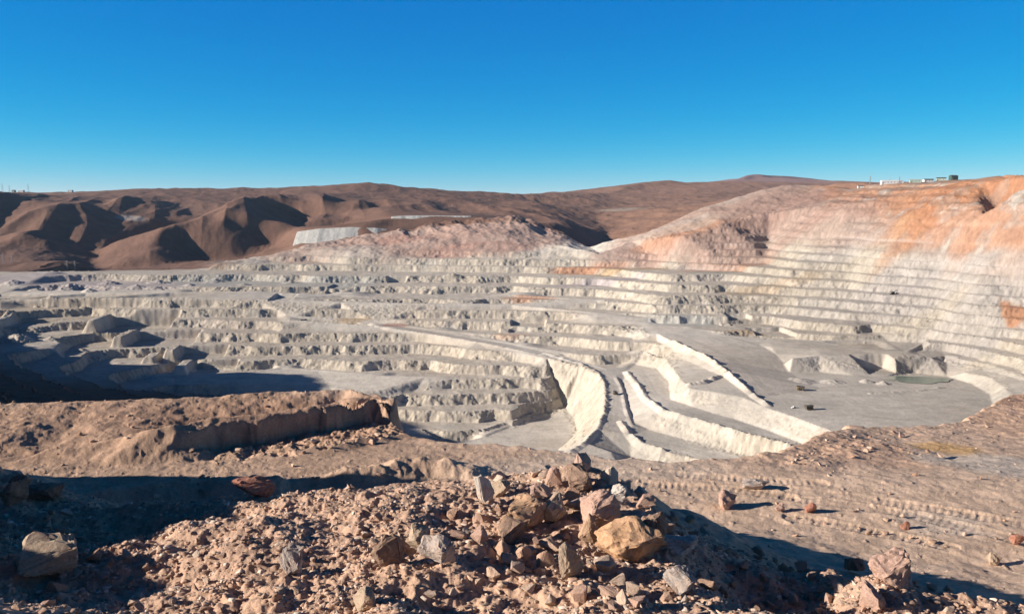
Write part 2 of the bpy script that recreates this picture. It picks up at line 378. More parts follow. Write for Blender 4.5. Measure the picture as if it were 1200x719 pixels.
def pit_height(x, y, detail=True):
    wx = 5 * fbm(x, y, 55, 3, off=3) ; wy = 5 * fbm(x, y, 55, 3, off=8)
    big = 14 * fbm(x, y, 170, 2, off=31)
    A0 = RP(x, y); t0 = np.clip(A0[..., 1], 0, 1)
    A = RP(x + wx * (.25 + t0) , y + wy * (.25 + t0) + big * t0)
    z, t, n = A[..., 0], sstep(.06, .42, A[..., 1]), A[..., 2]
    sl = RS(x, y)
    rib = ridged(x, y * 2.0, 34, 3, off=2); rib2 = fbm(x, y * 2.6, 14, 3, off=4)
    amp = np.clip(sl * 4.2, .35, 2.6)
    mod = .55 + .9 * np.clip(fbm(x, y, 95, 2, off=66) + .3, 0, 1)
    q0 = z + amp * mod * (.55 * rib + .8 * rib2 + 1.1 * fbm(x, y * 1.7, 42, 3, off=15) + .45 * np.clip(ridged(x, y, 75, 2, off=25), -1, 1)) + 3.5 * fbm(x, y, 120, 3, off=77) + 3.5 * fbm(z, z * 0 + 7.3, 40, 2, off=78)
    H = 15.5
    q = q0 / H; fl = np.floor(q); fr = q - fl
    coll = sstep(.12, .42, fbm(x, y, 70, 3, off=61))          # stretches where the face has slumped
    w = np.clip(sl / (1.35 - .55 * coll), .15, .8)
    st = np.clip((fr - (1 - w)) / w, 0, 1)
    tz = (fl + st) * H + fr * .6
    # talus at the toe, ragged crest
    tl = t * (1 - .6 * sstep(-140, -50, z)) * (1 - .22 * sstep(450, 650, x)) * (.9 + .1 * sstep(-.35, .1, fbm(x, y, 140, 2, off=33)))
    tz = tz + (1 - sstep(.0, .35, np.abs((fr - (1 - w)) * H * 1.3))) * 0
    dz = z + tl * (tz - z)
    steep = np.where((fr > 1 - w), 1.0, 0.0) * t + (1 - t) * np.clip((sl - .3) * 3, 0, 1)
    if detail:
        dz = dz + steep * ((3.4 - 1.2 * t) * fbm(x, y * 1.8, 9, 4, off=12) + 1.3 * np.clip(ridged(x * 1.4, y * 1.6, 17, 2, off=9), -1, 1))
        dz = dz + n * (.9 * fbm(x, y, 26, 4, off=21)) + .16 * fbm(x, y, 6, 3, off=23) + 2.2 * t * np.clip(fbm(x, y, 34, 3, off=27) - .25, 0, 1)
        rough = np.clip(n - 1, 0, 1) + .5 * sstep(-110, -40, z) * t
        dz = dz + rough * (10 * ridged(x, y, 150, 4, off=14) + 3 * fbm(x, y, 30, 3, off=19))
    off_ = (x < -900) & (x / y < -.66)
    if off_.any(): dz[off_] += 30 * fbm(x[off_], y[off_], 150, 3, off=140) * sstep(700, 900, y[off_])
    for cx, cy, z0, hx, hy, rot, z1 in CUTS:
        m = (np.abs(x - cx) < hx + 60) & (np.abs(y - cy) < hy + 60)
        if m.any():
            xx, yy = x[m], y[m]
            s2_ = boxsd(xx + 3 * fbm(xx, yy, 20, 2, off=51), yy + 3 * fbm(xx, yy, 20, 2, off=61), cx - hx - 12, cy - 3, 9, hy, rot)  # block raised beside each left-hand cut to throw shade into it
            dz[m] = np.maximum(dz[m], z1 - np.maximum(0, s2_) * 2.4 + 1.2 * fbm(xx, yy, 12, 2))
            sd = boxsd(xx + 2.5 * fbm(xx, yy, 22, 2, off=50), yy + 2.5 * fbm(xx, yy, 22, 2, off=60), cx, cy, hx, hy, rot)
            dz[m] = np.minimum(dz[m], z0 + np.maximum(0, sd) * 2.6 + .5 * fbm(xx, yy, 12, 2))
    for pts, h, w_ in BERMS:
        pl = [(p[0], p[1]) for p in pts]
        bx = [p[0] for p in pl]; by = [p[1] for p in pl]
        m = (x > min(bx) - 20) & (x < max(bx) + 20) & (y > min(by) - 20) & (y < max(by) + 20)
        if m.any():
            d, L_, s_ = polydist(x[m], y[m], pl)
            hh = h * np.clip(.75 + .9 * fbm(L_, L_ * 0, 16, 3, off=h), .1, 1.5)
            dz[m] += hh * np.clip(1 - d / w_, 0, 1) ** .8
    for u, v, z0, rpx, h, dy in MOUNDS:
        p = atz(u, v, z0); r = rpx * p[1] / F
        m = (np.abs(x - p[0]) < 1.6 * r) & (np.abs(y - p[1]) < 1.6 * r)
        if m.any():
            d = np.hypot((x[m] - p[0]) / r, (y[m] - p[1]) / (r * .8)) + .25 * fbm(x[m], y[m], 9, 2)
            dz[m] += h * np.clip(1 - d, 0, 1)
    return dz, steep, t, n, sl

def hill_height(x, y):
    A = RH(x + 60 * fbm(x, y, 500, 3, off=2), y + 60 * fbm(x, y, 500, 3, off=6))
    z, n = A[..., 0], A[..., 2]
    g = ridged(x, y, 420, 4, off=40)
    qz = 1 - sstep(-860, -740, x) * (1 - sstep(40, 160, x)) * sstep(2420, 2520, y) * (1 - sstep(3000, 3150, y))
    n = n * qz
    fold = qz * ridged(x + .25 * y, y * .22, 640, 3, off=55) * sstep(2500, 2900, y) * (1 - sstep(3500, 4300, y)) * (46 * sstep(-250, -900, x) * np.maximum(sstep(-850, -1050, x), sstep(3100, 3400, y)) + 24)
    return z + fold + n * 1.15 * (14 * g * sstep(2400, 3400, y) + 8 * fbm(x, y, 130, 4, off=41) + 1.5 * fbm(x, y, 25, 3, off=42) + 7 * ridged(x + .3 * y, y * .45, 120, 4, off=43)) , n

QS = float(os.environ.get('QS', '1')) if False else 1.0
nc = int(1500 * QS)
s_mid = np.linspace(-.70, .70, nc)
s_l = -.70 - (np.geomspace(.004, 1.5, 70)); s_r = .70 + np.geomspace(.004, 1.5, 40)
S = np.concatenate([s_l[::-1], s_mid, s_r])
ya = np.geomspace(34, 650, 130)[:-1]; yb = np.geomspace(650, 2400, int(1150 * QS))
YR = np.concatenate([ya, yb])
X, Y = np.meshgrid(S, YR); X = X * Y
Zp, steep, tt, nn, sl = pit_height(X, Y)
Zh_, _ = hill_height(X, Y)
k = sstep(2150, 2400, Y); Zp = Zp * (1 - k) + Zh_ * k

PAL = dict(top=(.56,.49,.41), rust=(.36,.17,.11), grey=(.65,.585,.505), face=(.50,.44,.36), white=(.48,.44,.38), chalk=(.475,.43,.39), brown=(.20,.125,.09), shade_brown=(.15,.09,.065), pink=(.46,.31,.25),
           orange=(.50,.245,.135), ochre=(.45,.30,.16), red=(.42,.22,.17), tan=(.50,.42,.33), pale=(.53,.455,.385), blue=(.43,.43,.40), green=(.36,.40,.33), mauve=(.44,.38,.38))
def blobs(C, x, y, L_, warp=1.0):
    for c, px, py, rx, ry, a in L_:
        m = (np.abs(x - px) < rx * 2.6) & (np.abs(y - py) < ry * 2.6)
        if not m.any(): continue
        xx, yy = x[m], y[m]
        d = np.hypot((xx - px) / rx, (yy - py) / ry) + .55 * warp * fbm(xx, yy, rx * .8, 4, off=rx)
        w = (a * (1 - sstep(.65, 1.25, d)))[:, None]
        C[m] = C[m] * (1 - w) + np.array(PAL[c]) * w
    return C
def B(c, u, v, D_or_z, ru, ry, a=.8):
    p = atD(u, v, D_or_z) if D_or_z > 300 else atz(u, v, D_or_z)
    return (c, p[0], p[1], ru * p[1] / F, ry, a)

# stratified rock colours: flats grey, faces cream
st3 = np.clip(steep, 0, 1)[..., None]
big = fbm(X, Y, 240, 4, off=70)[..., None]; mid = fbm(X, Y, 45, 4, off=71)[..., None]; mid2 = fbm(X, Y, 90, 3, off=73)[..., None]
fw = (1 - .9 * np.clip(tt, 0, 1))[..., None]            # worked floors and roads are grey, old bench tops keep the colour of their rubble
C = (np.array(PAL['grey']) * fw + np.array(PAL['top']) * (1 - fw)) * (1 - st3) + np.array(PAL['face']) * st3
C = C * (1 + .16 * mid)
w = sstep(-.1, .5, big) * .45; C = C * (1 - w) + np.array(PAL['tan']) * w
w = sstep(.15, .6, mid2) * .5 * st3; C = C * (1 - w) + np.array(PAL['pale']) * w
w = sstep(.2, .6, -mid2) * .35; C = C * (1 - w) + np.array(PAL['blue']) * w
BL = [('shade_brown',-900,900,560,430,.9), ('shade_brown',-420,900,330,330,.8), ('shade_brown',-250,500,330,330,.9), B('brown',-40,300,2300,120,300,.95), B('mauve',60,325,-172,90,80,.7), B('mauve',170,330,-178,90,60,.6), B('blue',260,325,-172,70,70,.6),  # brown overburden on the near-left wall, darkened further to deepen its shade
      B('tan',40,362,-214,90,60,.8), B('ochre',60,352,-205,40,20,.3), B('tan',120,395,-250,60,50,.5),
      B('pale',250,385,-245,80,60,.5), B('blue',390,330,-180,60,60,.6),
      B('pink',360,296,2250,70,110,.7), B('pink',480,284,2280,110,160,.85), B('red',470,288,2250,40,50,.5), B('pink',600,278,2300,90,160,.9), B('red',560,296,2140,80,40,.55), B('pale',400,300,2180,50,50,.5),
      B('red',650,272,2380,30,60,.5),
      B('red',462,374,-228,16,14,.7), B('ochre',415,368,-222,24,14,.6), B('orange',620,352,-206,30,30,.7), B('orange',600,392,-248,22,16,.35),
      B('orange',690,315,-158,50,28,.8), B('ochre',740,313,-150,50,24,.7), B('mauve',700,328,-172,60,24,.8), B('orange',850,312,-142,60,30,.7), B('green',840,316,-148,34,20,.9), B('blue',800,376,-226,46,34,.7),
      B('pink',760,285,2080,60,110,.9), B('pink',840,262,2060,80,170,.9), B('orange',800,275,2060,50,60,.6), B('orange',870,258,2080,50,70,.5), B('pale',800,268,2110,80,50,.5), B('pink',930,240,2080,90,180,.9), B('red',960,232,2100,50,60,.5),B('red',985,240,1950,40,70,.7),B('pale',930,262,1980,60,50,.6),
      B('pink',1020,235,1900,70,110,.9), B('orange',1085,238,1700,50,80,.7), B('orange',1140,225,1640,80,150,.85), B('orange',1190,222,1490,60,150,.85), B('rust',1120,222,1700,60,50,.5), B('ochre',1066,262,1640,16,60,.9), B('orange',1100,270,1620,70,50,.8), B('pink',1130,282,1580,50,40,.7), B('orange',1190,240,1450,60,100,.8), B('red',1170,262,1480,40,30,.4),
      B('chalk',1000,290,-92,60,60,.6), B('chalk',1080,310,-115,80,50,.8), B('chalk',1180,290,-74,60,60,.7), B('chalk',1120,335,-150,120,60,.75), B('mauve',1060,318,-125,40,14,.5), B('chalk',1150,380,-200,120,60,.7), B('orange',1188,368,-180,14,30,.9), 
      B('chalk',1000,350,-180,80,60,.5), B('chalk',960,375,-220,60,30,.4), B('ochre',870,386,-230,30,12,.5), B('ochre',900,342,-182,60,30,.35),
      B('white',880,480,-278,110,40,.6), B('white',820,505,-295,90,40,.6), B('white',750,540,-320,30,30,.8), B('tan',690,490,-310,22,80,.5), B('white',630,478,-325,30,18,.6), B('chalk',1110,430,-262,60,22,.7), B('white',1155,470,-266,20,40,.7),
      B('chalk',1100,340,-155,130,14,.7), B('green',1075,446,-270.5,40,14,.5)]
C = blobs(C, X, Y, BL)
# iron-stained cap of the right-hand wall
zz_ = Zp + 26 * fbm(X, Y, 130, 4, off=120); kx = sstep(730, 860, X + 50 * fbm(X, Y, 90, 3, off=121))
w = (sstep(-80, -55, zz_ - .10 * (X - 1000)) * kx * .72)[..., None]
v1 = fbm(X, Y, 60, 4, off=122)[..., None]; cap = np.where(v1 > -.08, np.array(PAL['orange']), np.array((.45,.29,.21))); cap = np.where(v1 < -.3, np.array(PAL['pale']), cap)
C = C * (1 - w) + cap * w
w = (sstep(-110, -60, zz_) * sstep(560, 640, X) * (1 - kx) * .6)[..., None]; C = C * (1 - w) + np.array((.45,.30,.245)) * w
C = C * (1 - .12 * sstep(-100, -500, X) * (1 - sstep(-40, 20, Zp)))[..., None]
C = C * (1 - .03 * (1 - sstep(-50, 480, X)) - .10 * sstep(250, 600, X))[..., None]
# thin beds of differently coloured rock following the levels on the right-hand wall
wall = sstep(300, 520, X) * sstep(1250, 1330, Y)
band = fbm(Zp * 1.0 + 9 * fbm(X, Y, 160, 3, off=91), X * .06, 19, 3, off=90)
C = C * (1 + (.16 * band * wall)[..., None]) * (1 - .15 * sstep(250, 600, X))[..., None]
wv = (sstep(.1, .5, band) * wall * .4 * (1 - sstep(-80, -20, Zp)))[..., None]
C = C * (1 - wv) + np.array(PAL['chalk']) * wv
kb = (sstep(2250, 2420, Y) * (1 - sstep(-40, 0, X * 0 - 1)))[..., None]
def hill_color(x, y, z, n):
    a = fbm(x, y, 700, 4, off=101)[..., None]; b = fbm(x, y, 90, 4, off=102)[..., None]
    Ch = np.array((.19, .108, .078)) * (1 + .18 * b) * (1 + .15 * a)
    w = sstep(.1, .6, a) * .5; Ch = Ch * (1 - w) + np.array((.27, .17, .12)) * w
    w = sstep(.15, .6, -a) * .5; Ch = Ch * (1 - w) + np.array((.20, .12, .10)) * w
    # right-hand far country is redder and paler
    w = (sstep(-200, 600, x / y * 2000) * .75)[..., None]; Ch = Ch * (1 - w) + np.array((.33, .19, .13)) * (1 + .15 * b) * w
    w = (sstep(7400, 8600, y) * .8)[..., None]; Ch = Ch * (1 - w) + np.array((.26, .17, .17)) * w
    HB = [B('pale',155,267,3300,16,50,.8), B('pink',620,270,2500,60,120,.6), B('tan',740,248,4300,40,200,.6)]
    return blobs(Ch, x, y, HB, .3)
Chh = hill_color(X, Y, Zp, nn)
kk = (sstep(2330, 2400, Y))[..., None]
kl = (sstep(2060, 2110, Y + 130 * fbm(X, Y, 170, 4, off=150)) * (1 - sstep(-.40, -.30, X / Y)))[..., None]
kk = np.maximum(kk, kl); C = C * (1 - kk) + Chh * kk
# worn lanes: packed, slightly darker wheel paths and paler dusty edges on roads and floor
LANES = [Z((640,411,-263),(690,430,-276),(716,446,-281),(722,470,-289),(716,500,-298),(700,522,-305)), Z((752,438,-279.5),(768,462,-282),(795,480,-283),(850,498,-286),(920,517,-289.5)),
         Z((790,392,-236),(830,409,-246),(870,430,-256),(905,462,-267),(960,474,-270),(1050,478,-270),(1120,470,-270)), Z((905,462,-267),(940,455,-269),(1010,452,-270),(1060,456,-270)),
         Z((930,490,-270.5),(990,486,-270.5),(1060,492,-271),(1110,488,-271)), Z((860,398,-239),(930,404,-242),(1000,405,-242),(1050,406,-242)), Z((750,515,-305),(800,524,-308),(850,536,-311)),
         Z((0,348,-198),(200,346,-195),(400,350,-201),(600,352,-202),(760,375,-226)), Z((380,375,-233),(500,389,-246.5),(600,406,-260))]
for k_, pts in enumerate(LANES):
    pl = [(p[0], p[1]) for p in pts]; bx = [p[0] for p in pl]; by = [p[1] for p in pl]
    m = (X > min(bx) - 25) & (X < max(bx) + 25) & (Y > min(by) - 25) & (Y < max(by) + 25)
    d, L_, s_ = polydist(X[m] + 3 * fbm(X[m], Y[m], 60, 2, off=160), Y[m] + 3 * fbm(X[m], Y[m], 60, 2, off=161), pl)
    brk = .6 + .5 * fbm(L_, L_ * 0 + k_, 45, 3, off=162)
    f_ = 1 + (-.13 * (np.exp(-((np.abs(s_) - 3.2) / 1.5) ** 2)) + .07 * np.exp(-((d - 9) / 3.0) ** 2) - .05 * np.exp(-(d / 7.0) ** 2)) * brk * (d < 20)
    C[m] *= f_[:, None]
C = C * (1 + .10 * sstep(.1, .5, fbm(X, Y * 2.2, 60, 4, off=163)) - .10 * sstep(.1, .5, fbm(X, Y * 2.2, 48, 4, off=164)))[..., None]
C = C * (1 + (.28 * fbm(X, Y, 8, 3, off=130) + .16 * fbm(X, Y, 20, 2, off=131)) * np.clip(steep, 0, 1) + .07 * fbm(X, Y, 14, 3, off=132))[..., None]
C = np.clip(C, .02, .85)
m_pit = terrain_mat('pit_rock', (.06, .35), .12, (.5, 1.1), .16)
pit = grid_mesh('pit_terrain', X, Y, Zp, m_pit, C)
del C, Chh
yh = np.geomspace(2400, 12500, int(430 * QS))
Sh = S[::1]
X, Y = np.meshgrid(Sh, yh); X = X * Y
Zq, nq = hill_height(X, Y)
m_hill = terrain_mat('hill_soil', (.02, .12), .13, (.5, 3.0), .06)
grid_mesh('hills', X, Y, Zq, m_hill, np.clip(hill_color(X, Y, Zq, nq), .02, .85))
#==FORE==
# ------------------------------------------------------------------ the rim where the camera stands
G = Tin(); g = G.line
g(D((-700,700,3.0),(0,760,2.6),(600,760,2.6),(1300,760,2.6)), .6)
G.pt((-6, 1, -2.0), .6); G.pt((6, 1, -2.6), .6); G.pt((-60, 0, -2), .6); G.pt((60, 0, -8), .3); G.pt((0, .5, -1.8), .6)
# top of the heap of blasted rock and its crest
g(D((-60,640,6.6),(0,640,6.4),(80,650,6.3),(150,642,6.5),(230,620,6.6),(300,607,6.6),(400,593,6.8),(470,580,7.2),(540,575,7.5),(600,566,7.8),(640,556,8),(680,549,8),(720,562,7.8),(745,575,7.4),(765,605,6.8),(797,650,6.0),(832,690,5.5),(862,727,5.1)), 1, 1)
g(D((150,725,4.9),(300,725,4.85),(500,725,4.85),(700,725,4.9),(840,728,5.0)), 1, 1)
g(D((500,640,6.0),(560,620,6.4),(640,610,6.6),(700,615,6.5),(720,650,5.9),(690,690,5.3)), 1, 1)
g(D((540,600,6.95),(580,597,7.0)), 1, 1); g(D((300,650,5.8),(420,640,5.9)), 1, 1)
g(D((0,725,4.9),(90,725,4.9)), 1, 1); g(D((200,690,5.45),(120,700,5.35)), 1, 1)
# hollow on the shaded right flank, second pile at the lower right
g(D((790,612,7.6),(835,648,6.9),(875,690,6.3),(905,728,5.9)), 1, 1)
g(D((900,672,7.2),(940,694,6.5),(970,728,5.8)), 1, 1)
g(D((985,715,5.7),(1015,690,6.0),(1050,678,6.2),(1090,690,6.1),(1130,706,5.9),(1180,728,5.6)), 1, 1)
g(D((1000,745,5.4),(1090,745,5.4),(1170,745,5.3)), 1, 1)
g(D((1240,745,5.4),(1400,745,5.4)), 1, 1)
# shaded rubble bank on the left
g(D((-60,552,9.6),(0,557,9.2),(45,566,8.8),(72,582,8.4),(110,602,7.8),(160,625,7.2)), 1, 1)
g(D((-60,600,7.6),(0,600,7.5),(60,610,7.3)), 1, 1)
for x, y, z in [(-5.6,3.6,-1.6),(-5.9,4.95,-1.55),(-5.9,5.15,-2.1),(-5.9,5.72,-2.1),(-5.9,5.92,-1.55),(-6.6,7.2,-1.55),(-7.6,9.2,-1.7),(-10,7,-1.3),(-16,10,-1),(-20,12,-.9),(-21,15,-.9),(-21.5,17.4,-1.0),(-22,19.0,-1.4),(-30,16.5,-1),(-60,16,-1),  # unseen berm left of view, shaped to cast shadow, notched to light the boulder
                (-23,21.6,-6),(-34,22,-6),(-12,11.5,-5.5),(-13,15,-7.6),(-14.5,19,-8),(-15.5,22.5,-8),(-17,25,-8)]:
    G.pt((x, y, z), .6)
# foot of the heap, and an unseen tail ridge added to shade the flat
g(D((130,660,11.5),(250,640,12.5),(400,628,13),(520,615,13.8),(600,600,15)), .5)
g(D((660,562,10),(690,561,12),(712,566,14),(728,574,15.5),(742,584,16.6)), .8)
g(D((640,600,16.5),(700,600,18.2),(760,606,19),(810,620,18.8)), .3)
g(D((830,650,16),(930,680,14.5),(1050,720,12.5),(1200,770,11)), .2)
g(D((1250,800,9),(1500,780,9)), .4)
# the flat
def fl(v): return [atz(u, v, -8.05) for u in (-150, 0, 150, 300, 450, 600, 750, 900, 1050, 1250)]
for v in (620, 590, 565): g(fl(v)[(3 if v > 600 else 0):], 0)
g(Z((1050,660,-8),(1250,665,-8)), 0); g(Z((560,545,-8.1),(700,548,-8.1),(850,552,-8.1)), 0)
# broken ledge on the left
g(Z((-150,474,-7.6),(0,474,-7.6),(100,470,-7.6),(200,468,-7.6),(300,460,-7.6),(400,456,-7.6),(430,460,-7.6),(452,468,-7.6)), .5, 1)
g(Z((60,530,-7.9),(130,516,-7.75),(190,500,-7.3),(250,488,-7.35),(330,481,-7.48),(400,474,-7.55),(437,467.5,-7.6),(456,477,-7.62)), .5, 1)
g(D((60,534,25.6),(130,521,26.0),(190,515,26.1),(250,521,27.6),(330,513,28.9),(400,507,30.05),(441,502,31.1),(466,507,30.0),(482,514,28.6)), .3)
g(Z((-150,520,-7.85),(0,518,-7.8)), .5); g(Z((-150,545,-8.0),(0,545,-8.0),(120,545,-8.05),(250,538,-8.1),(400,530,-8.1),(480,525,-8.1)), .1)
# rim
rim1 = Z((482,514,-8.25),(520,517,-8.15),(560,520,-8.1),(640,526,-8.1),(720,536,-8.1),(800,541,-8.1),(870,542,-8.1))
g(rim1, .2)
rim2 = Z((880,540,-8.1),(903,531,-8.25),(932,520,-8.5),(968,506,-9.1),(1000,499,-9.6),(1050,501,-9.8),(1100,500,-10.0),(1128,493,-10.2),(1160,476,-10.6),(1180,466,-10.8),(1212,454,-10.9),(1300,445,-10.9))
g(rim2, .5, 1)
g(Z((895,549,-8.1),(960,553,-8.1),(1010,546,-8.3),(1060,538,-8.6),(1120,538,-8.8),(1250,534,-9.0)), .2)
g(Z((930,538,-8.2),(975,528,-8.6),(1015,520,-8.95)), .7, 1); g(Z((1060,520,-9.4),(1120,518,-9.5),(1200,515,-9.6)), .3, .6)
g(Z((1150,497,-10.2),(1195,495,-10.3),(1250,490,-10.4)), .4, .6)
for (x, y, z) in Z((-150,474,-7.6),(0,474,-7.6),(100,470,-7.6),(200,468,-7.6),(300,460,-7.6),(400,456,-7.6),(440,460,-7.6)): G.pt((x, y + 6, z - 7), .3)
for (x, y, z) in [atz(463, 472, -7.7)]: G.pt((x + .6, y + 2.5, z - 3.5), .3)
for (x, y, z) in rim1: G.pt((x + .5, y + 4.5, z - 5.5), .3); 
for (x, y, z) in rim2: G.pt((x - .5, y + 5, z - 6.5), .3)
for x in (-80, -50, -30, -15, 0, 15, 30, 50, 90): G.pt((x, 64, -48 - (4 if x > 0 else 0)), .2)
for x in (-80, -40, -20, -5, 8, 16): G.pt((x, 46, -27), .2)
RG = G.raster(-75, 75, .5, 66, .1)
RG.a = np.concatenate([blur(RG.a[..., :1], 1, 1), RG.a[..., 1:]], -1)
TRACKS = [(((925,583),(1000,592),(1080,606),(1150,622),(1215,641)), .62), (((925,574),(1010,584),(1100,597),(1210,616)), .62), (((930,606),(990,616),(1060,630),(1110,642)), .6),
          (((745,566),(850,572),(925,583)), .6), 
          (((650,545),(760,552),(860,560),(960,566)), .6), (((330,560),(430,548),(540,532),(620,531)), .5), (((380,566),(470,553),(560,540),(640,537)), .5), (((30,560),(110,548),(190,538),(300,531)), .5), (((120,568),(200,556),(300,546),(400,540)), .5)]
_tr = [([atz(u, v, -8.05)[:2] for u, v in t], w_) for t, w_ in TRACKS]

SHADOW_EDGE_RIDGE = [p[:2] for p in Z((-40,566,-8.05),(40,574,-8.05),(110,588,-8.05),(180,581,-8.05),(250,572,-8.05),(330,574,-8.05),(400,565,-8.05),(470,553,-8.05),(540,553,-8.05))]
LEDGE = [p[:2] for p in Z((120,518,-7.35),(190,504,-7.2),(250,492,-7.3),(330,484,-7.45),(400,475.5,-7.55),(438,469,-7.65),(460,476,-7.7))]
_ledge_len = sum(math.dist(a_, b_) for a_, b_ in zip(LEDGE, LEDGE[1:]))
def fore_height(x, y):
    near = sstep(14, 6, y)
    A = RG(x + .35 * fbm(x, y, 1.6, 3, off=1) * (.5 + .8 * (1 - near)), y + .35 * fbm(x, y, 1.6, 3, off=5) * (.5 + .8 * (1 - near)) + np.where(x < -16, 2.2 * fbm(x, y, 3.5, 4, off=95), 0) * sstep(12, 15, y) * (1 - sstep(21, 23, y)))
    z, t, n = A[..., 0], A[..., 1], A[..., 2]
    far = 1 - near
    z = z + t * (.18 * fbm(x, y, 1.1, 4, off=11) + .07 * fbm(x, y, .3, 4, off=12) + near * .022 * np.clip(ridged(x, y, .22, 3, off=19), -.6, 1) + near * .018 * fbm(x, y, .07, 2, off=29)) + far * t * (.20 * ridged(x * .5, y, 3.0, 3, off=13) + .10 * fbm(x, y, .5, 4, off=15))
    z = z + far * (1 - t) * (.055 * fbm(x * .5, y * 1.3, 1.6, 5, off=16) + .035 * fbm(x, y, .35, 4, off=17) + .018 * ridged(x * .22 + y * .1, y, .8, 3, off=18))
    z = z + far * .05 * np.clip(fbm(x, y, .30, 3, off=20) - .3, 0, 1) / .5
    z = z + np.where(x < -15, .9 * fbm(x, y, 3.2, 4, off=91), 0) * sstep(9, 13, y) * (1 - sstep(21, 23, y))
    # low dirt ridge added behind the heap to break up the shadow's edge
    m = (x > -22) & (x < 2) & (y > 18) & (y < 27)
    if m.any():
        d, L_, s_ = polydist(x[m] + .5 * fbm(x[m], y[m], 1.8, 3, off=97), y[m] + .7 * fbm(x[m], y[m], 2.0, 4, off=98), SHADOW_EDGE_RIDGE)
        z[m] += np.clip(.32 + .55 * fbm(L_, L_ * 0 + .3, 2.2, 4, off=99), 0, 1) * np.exp(-(d / .62) ** 2) + .08 * fbm(x[m], y[m], .45, 4, off=96) * np.exp(-(d / 1.6) ** 2)
    # the undercut ledge: top kept level, ground in front scraped away
    m = (x < -2) & (x > -16) & (y > 22) & (y < 36)
    if m.any():
        xx, yy = x[m], y[m]
        d, L_, s_ = polydist(xx + .2 * fbm(xx, yy, .9, 4, off=71), yy + .38 * fbm(xx, yy, 2.8, 4, off=72), LEDGE)
        k_ = sstep(.8, 4.2, L_)
        front = -8.4 + .10 * d + .14 * fbm(xx, yy, .8, 4, off=73) + .10 * np.clip(ridged(xx, yy, .5, 3, off=79), 0, 1)
        zz = z[m]
        top = np.maximum(zz, -7.66 + .20 * fbm(xx, yy, 1.2, 4, off=74) - np.maximum(0, d - 1.2) * .3)
        zz = np.where((s_ > 0) & (d < 3.2), zz * (1 - k_) + np.minimum(zz, front + .95 * (1 - sstep(-.05, .45 + .5 * fbm(xx, yy, .7, 4, off=75), d)) * (1 + .2 * fbm(xx, yy, 1.1, 3, off=80)) + .12 * fbm(xx, yy, .4, 3, off=76)) * k_, np.where((s_ <= 0) & (d < 1.6) & (L_ < _ledge_len - .02), zz + (top - zz) * k_ * sstep(-8.6, -8.0, zz), zz))
        z[m] = zz
    for k, (pl, w_) in enumerate(_tr):
        bx = [p[0] for p in pl]; by = [p[1] for p in pl]
        m = (x > min(bx) - 1) & (x < max(bx) + 1) & (y > min(by) - 1) & (y < max(by) + 1)
        if not m.any(): continue
        d, L_, s_ = polydist(x[m], y[m], pl)
        ins = sstep(w_ * .5, w_ * .42, d); edge = np.exp(-((d - w_ * .56) / .07) ** 2)
        lug = np.clip(np.sin(2 * np.pi * (L_ / .19 + .3 * s_) + 1.2 * fbm(L_, L_ * 0 + k, 1.1, 2)) * 1.6, -1, 1)
        fade = sstep(-.5, 0, fbm(L_, L_ * 0 + k, 3.0, 2, off=30)) * (1 if k < 5 else .3)
        z[m] += (-.03 * ins + .01 * edge) * (.5 + .5 * fade) + .007 * ins * lug * fade * np.clip(.8 + .8 * fbm(x[m], y[m], .7, 2, off=44), 0, 1.2)
    return z, t, n

s2 = np.linspace(-.70, .70, 1500)
S2 = np.concatenate([(-.70 - np.geomspace(.004, 2.6, 110))[::-1], s2, .70 + np.geomspace(.004, 1.4, 40)])
yf = np.geomspace(2.6, 62, 1150)
X, Y = np.meshgrid(S2, yf); X = X * Y
Zf, tf, nf = fore_height(X, Y)
a = fbm(X, Y, 3.5, 4, off=201)[..., None]; b = fbm(X, Y, .6, 4, off=202)[..., None]; c_ = fbm(X, Y, 9, 3, off=203)[..., None]
tf_ = np.clip(tf, 0, 1)[..., None]
C = np.array((.62, .445, .325)) * (1 - tf_) + np.array((.53, .35, .25)) * tf_
C = C * (1 + .16 * a + .14 * b)
w = sstep(0, .5, c_) * .4; C = C * (1 - w) + np.array((.58, .43, .33)) * w
def BF(c, u, v, z, ru, ry, al=.8):
    p = atz(u, v, z); return (c, p[0], p[1], ru * p[1] / F, ry, al)
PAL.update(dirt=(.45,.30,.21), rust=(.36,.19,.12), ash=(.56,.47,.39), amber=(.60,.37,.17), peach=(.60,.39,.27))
C = blobs(C, X, Y, [BF('ash',1160,545,-8.7,90,2.5,.8), BF('amber',1110,527,-9.2,38,1.6,.9), BF('peach',980,525,-8.8,90,4,.8), BF('peach',1150,485,-10.5,80,10,.8), BF('rust',1195,470,-10.8,40,8,.5), BF('rust',300,486,-7.6,190,3.4,.8), BF('rust',60,500,-7.6,160,4,.5), BF('dirt',250,548,-8.05,330,3.2,.75), BF('dirt',200,480,-7.6,330,4,.6),  # the ledge's rust is made stronger and darker to stand in for shade
                    BF('ash',700,545,-8,150,1.2,.4), BF('peach',500,690,-2.5,260,.8,.6), BF('peach',620,600,-2.6,90,.8,.5), BF('ash',1100,610,-8,60,.8,.5), BF('rust',60,620,-2.8,150,1.6,.5)])
C = np.clip(C, .02, .7)
m_fore = terrain_mat('rim_dirt', (1.2, 14.0), .2, (.55, .05), 22.0)
grid_mesh('rim_ground', X, Y, Zf, m_fore, C)
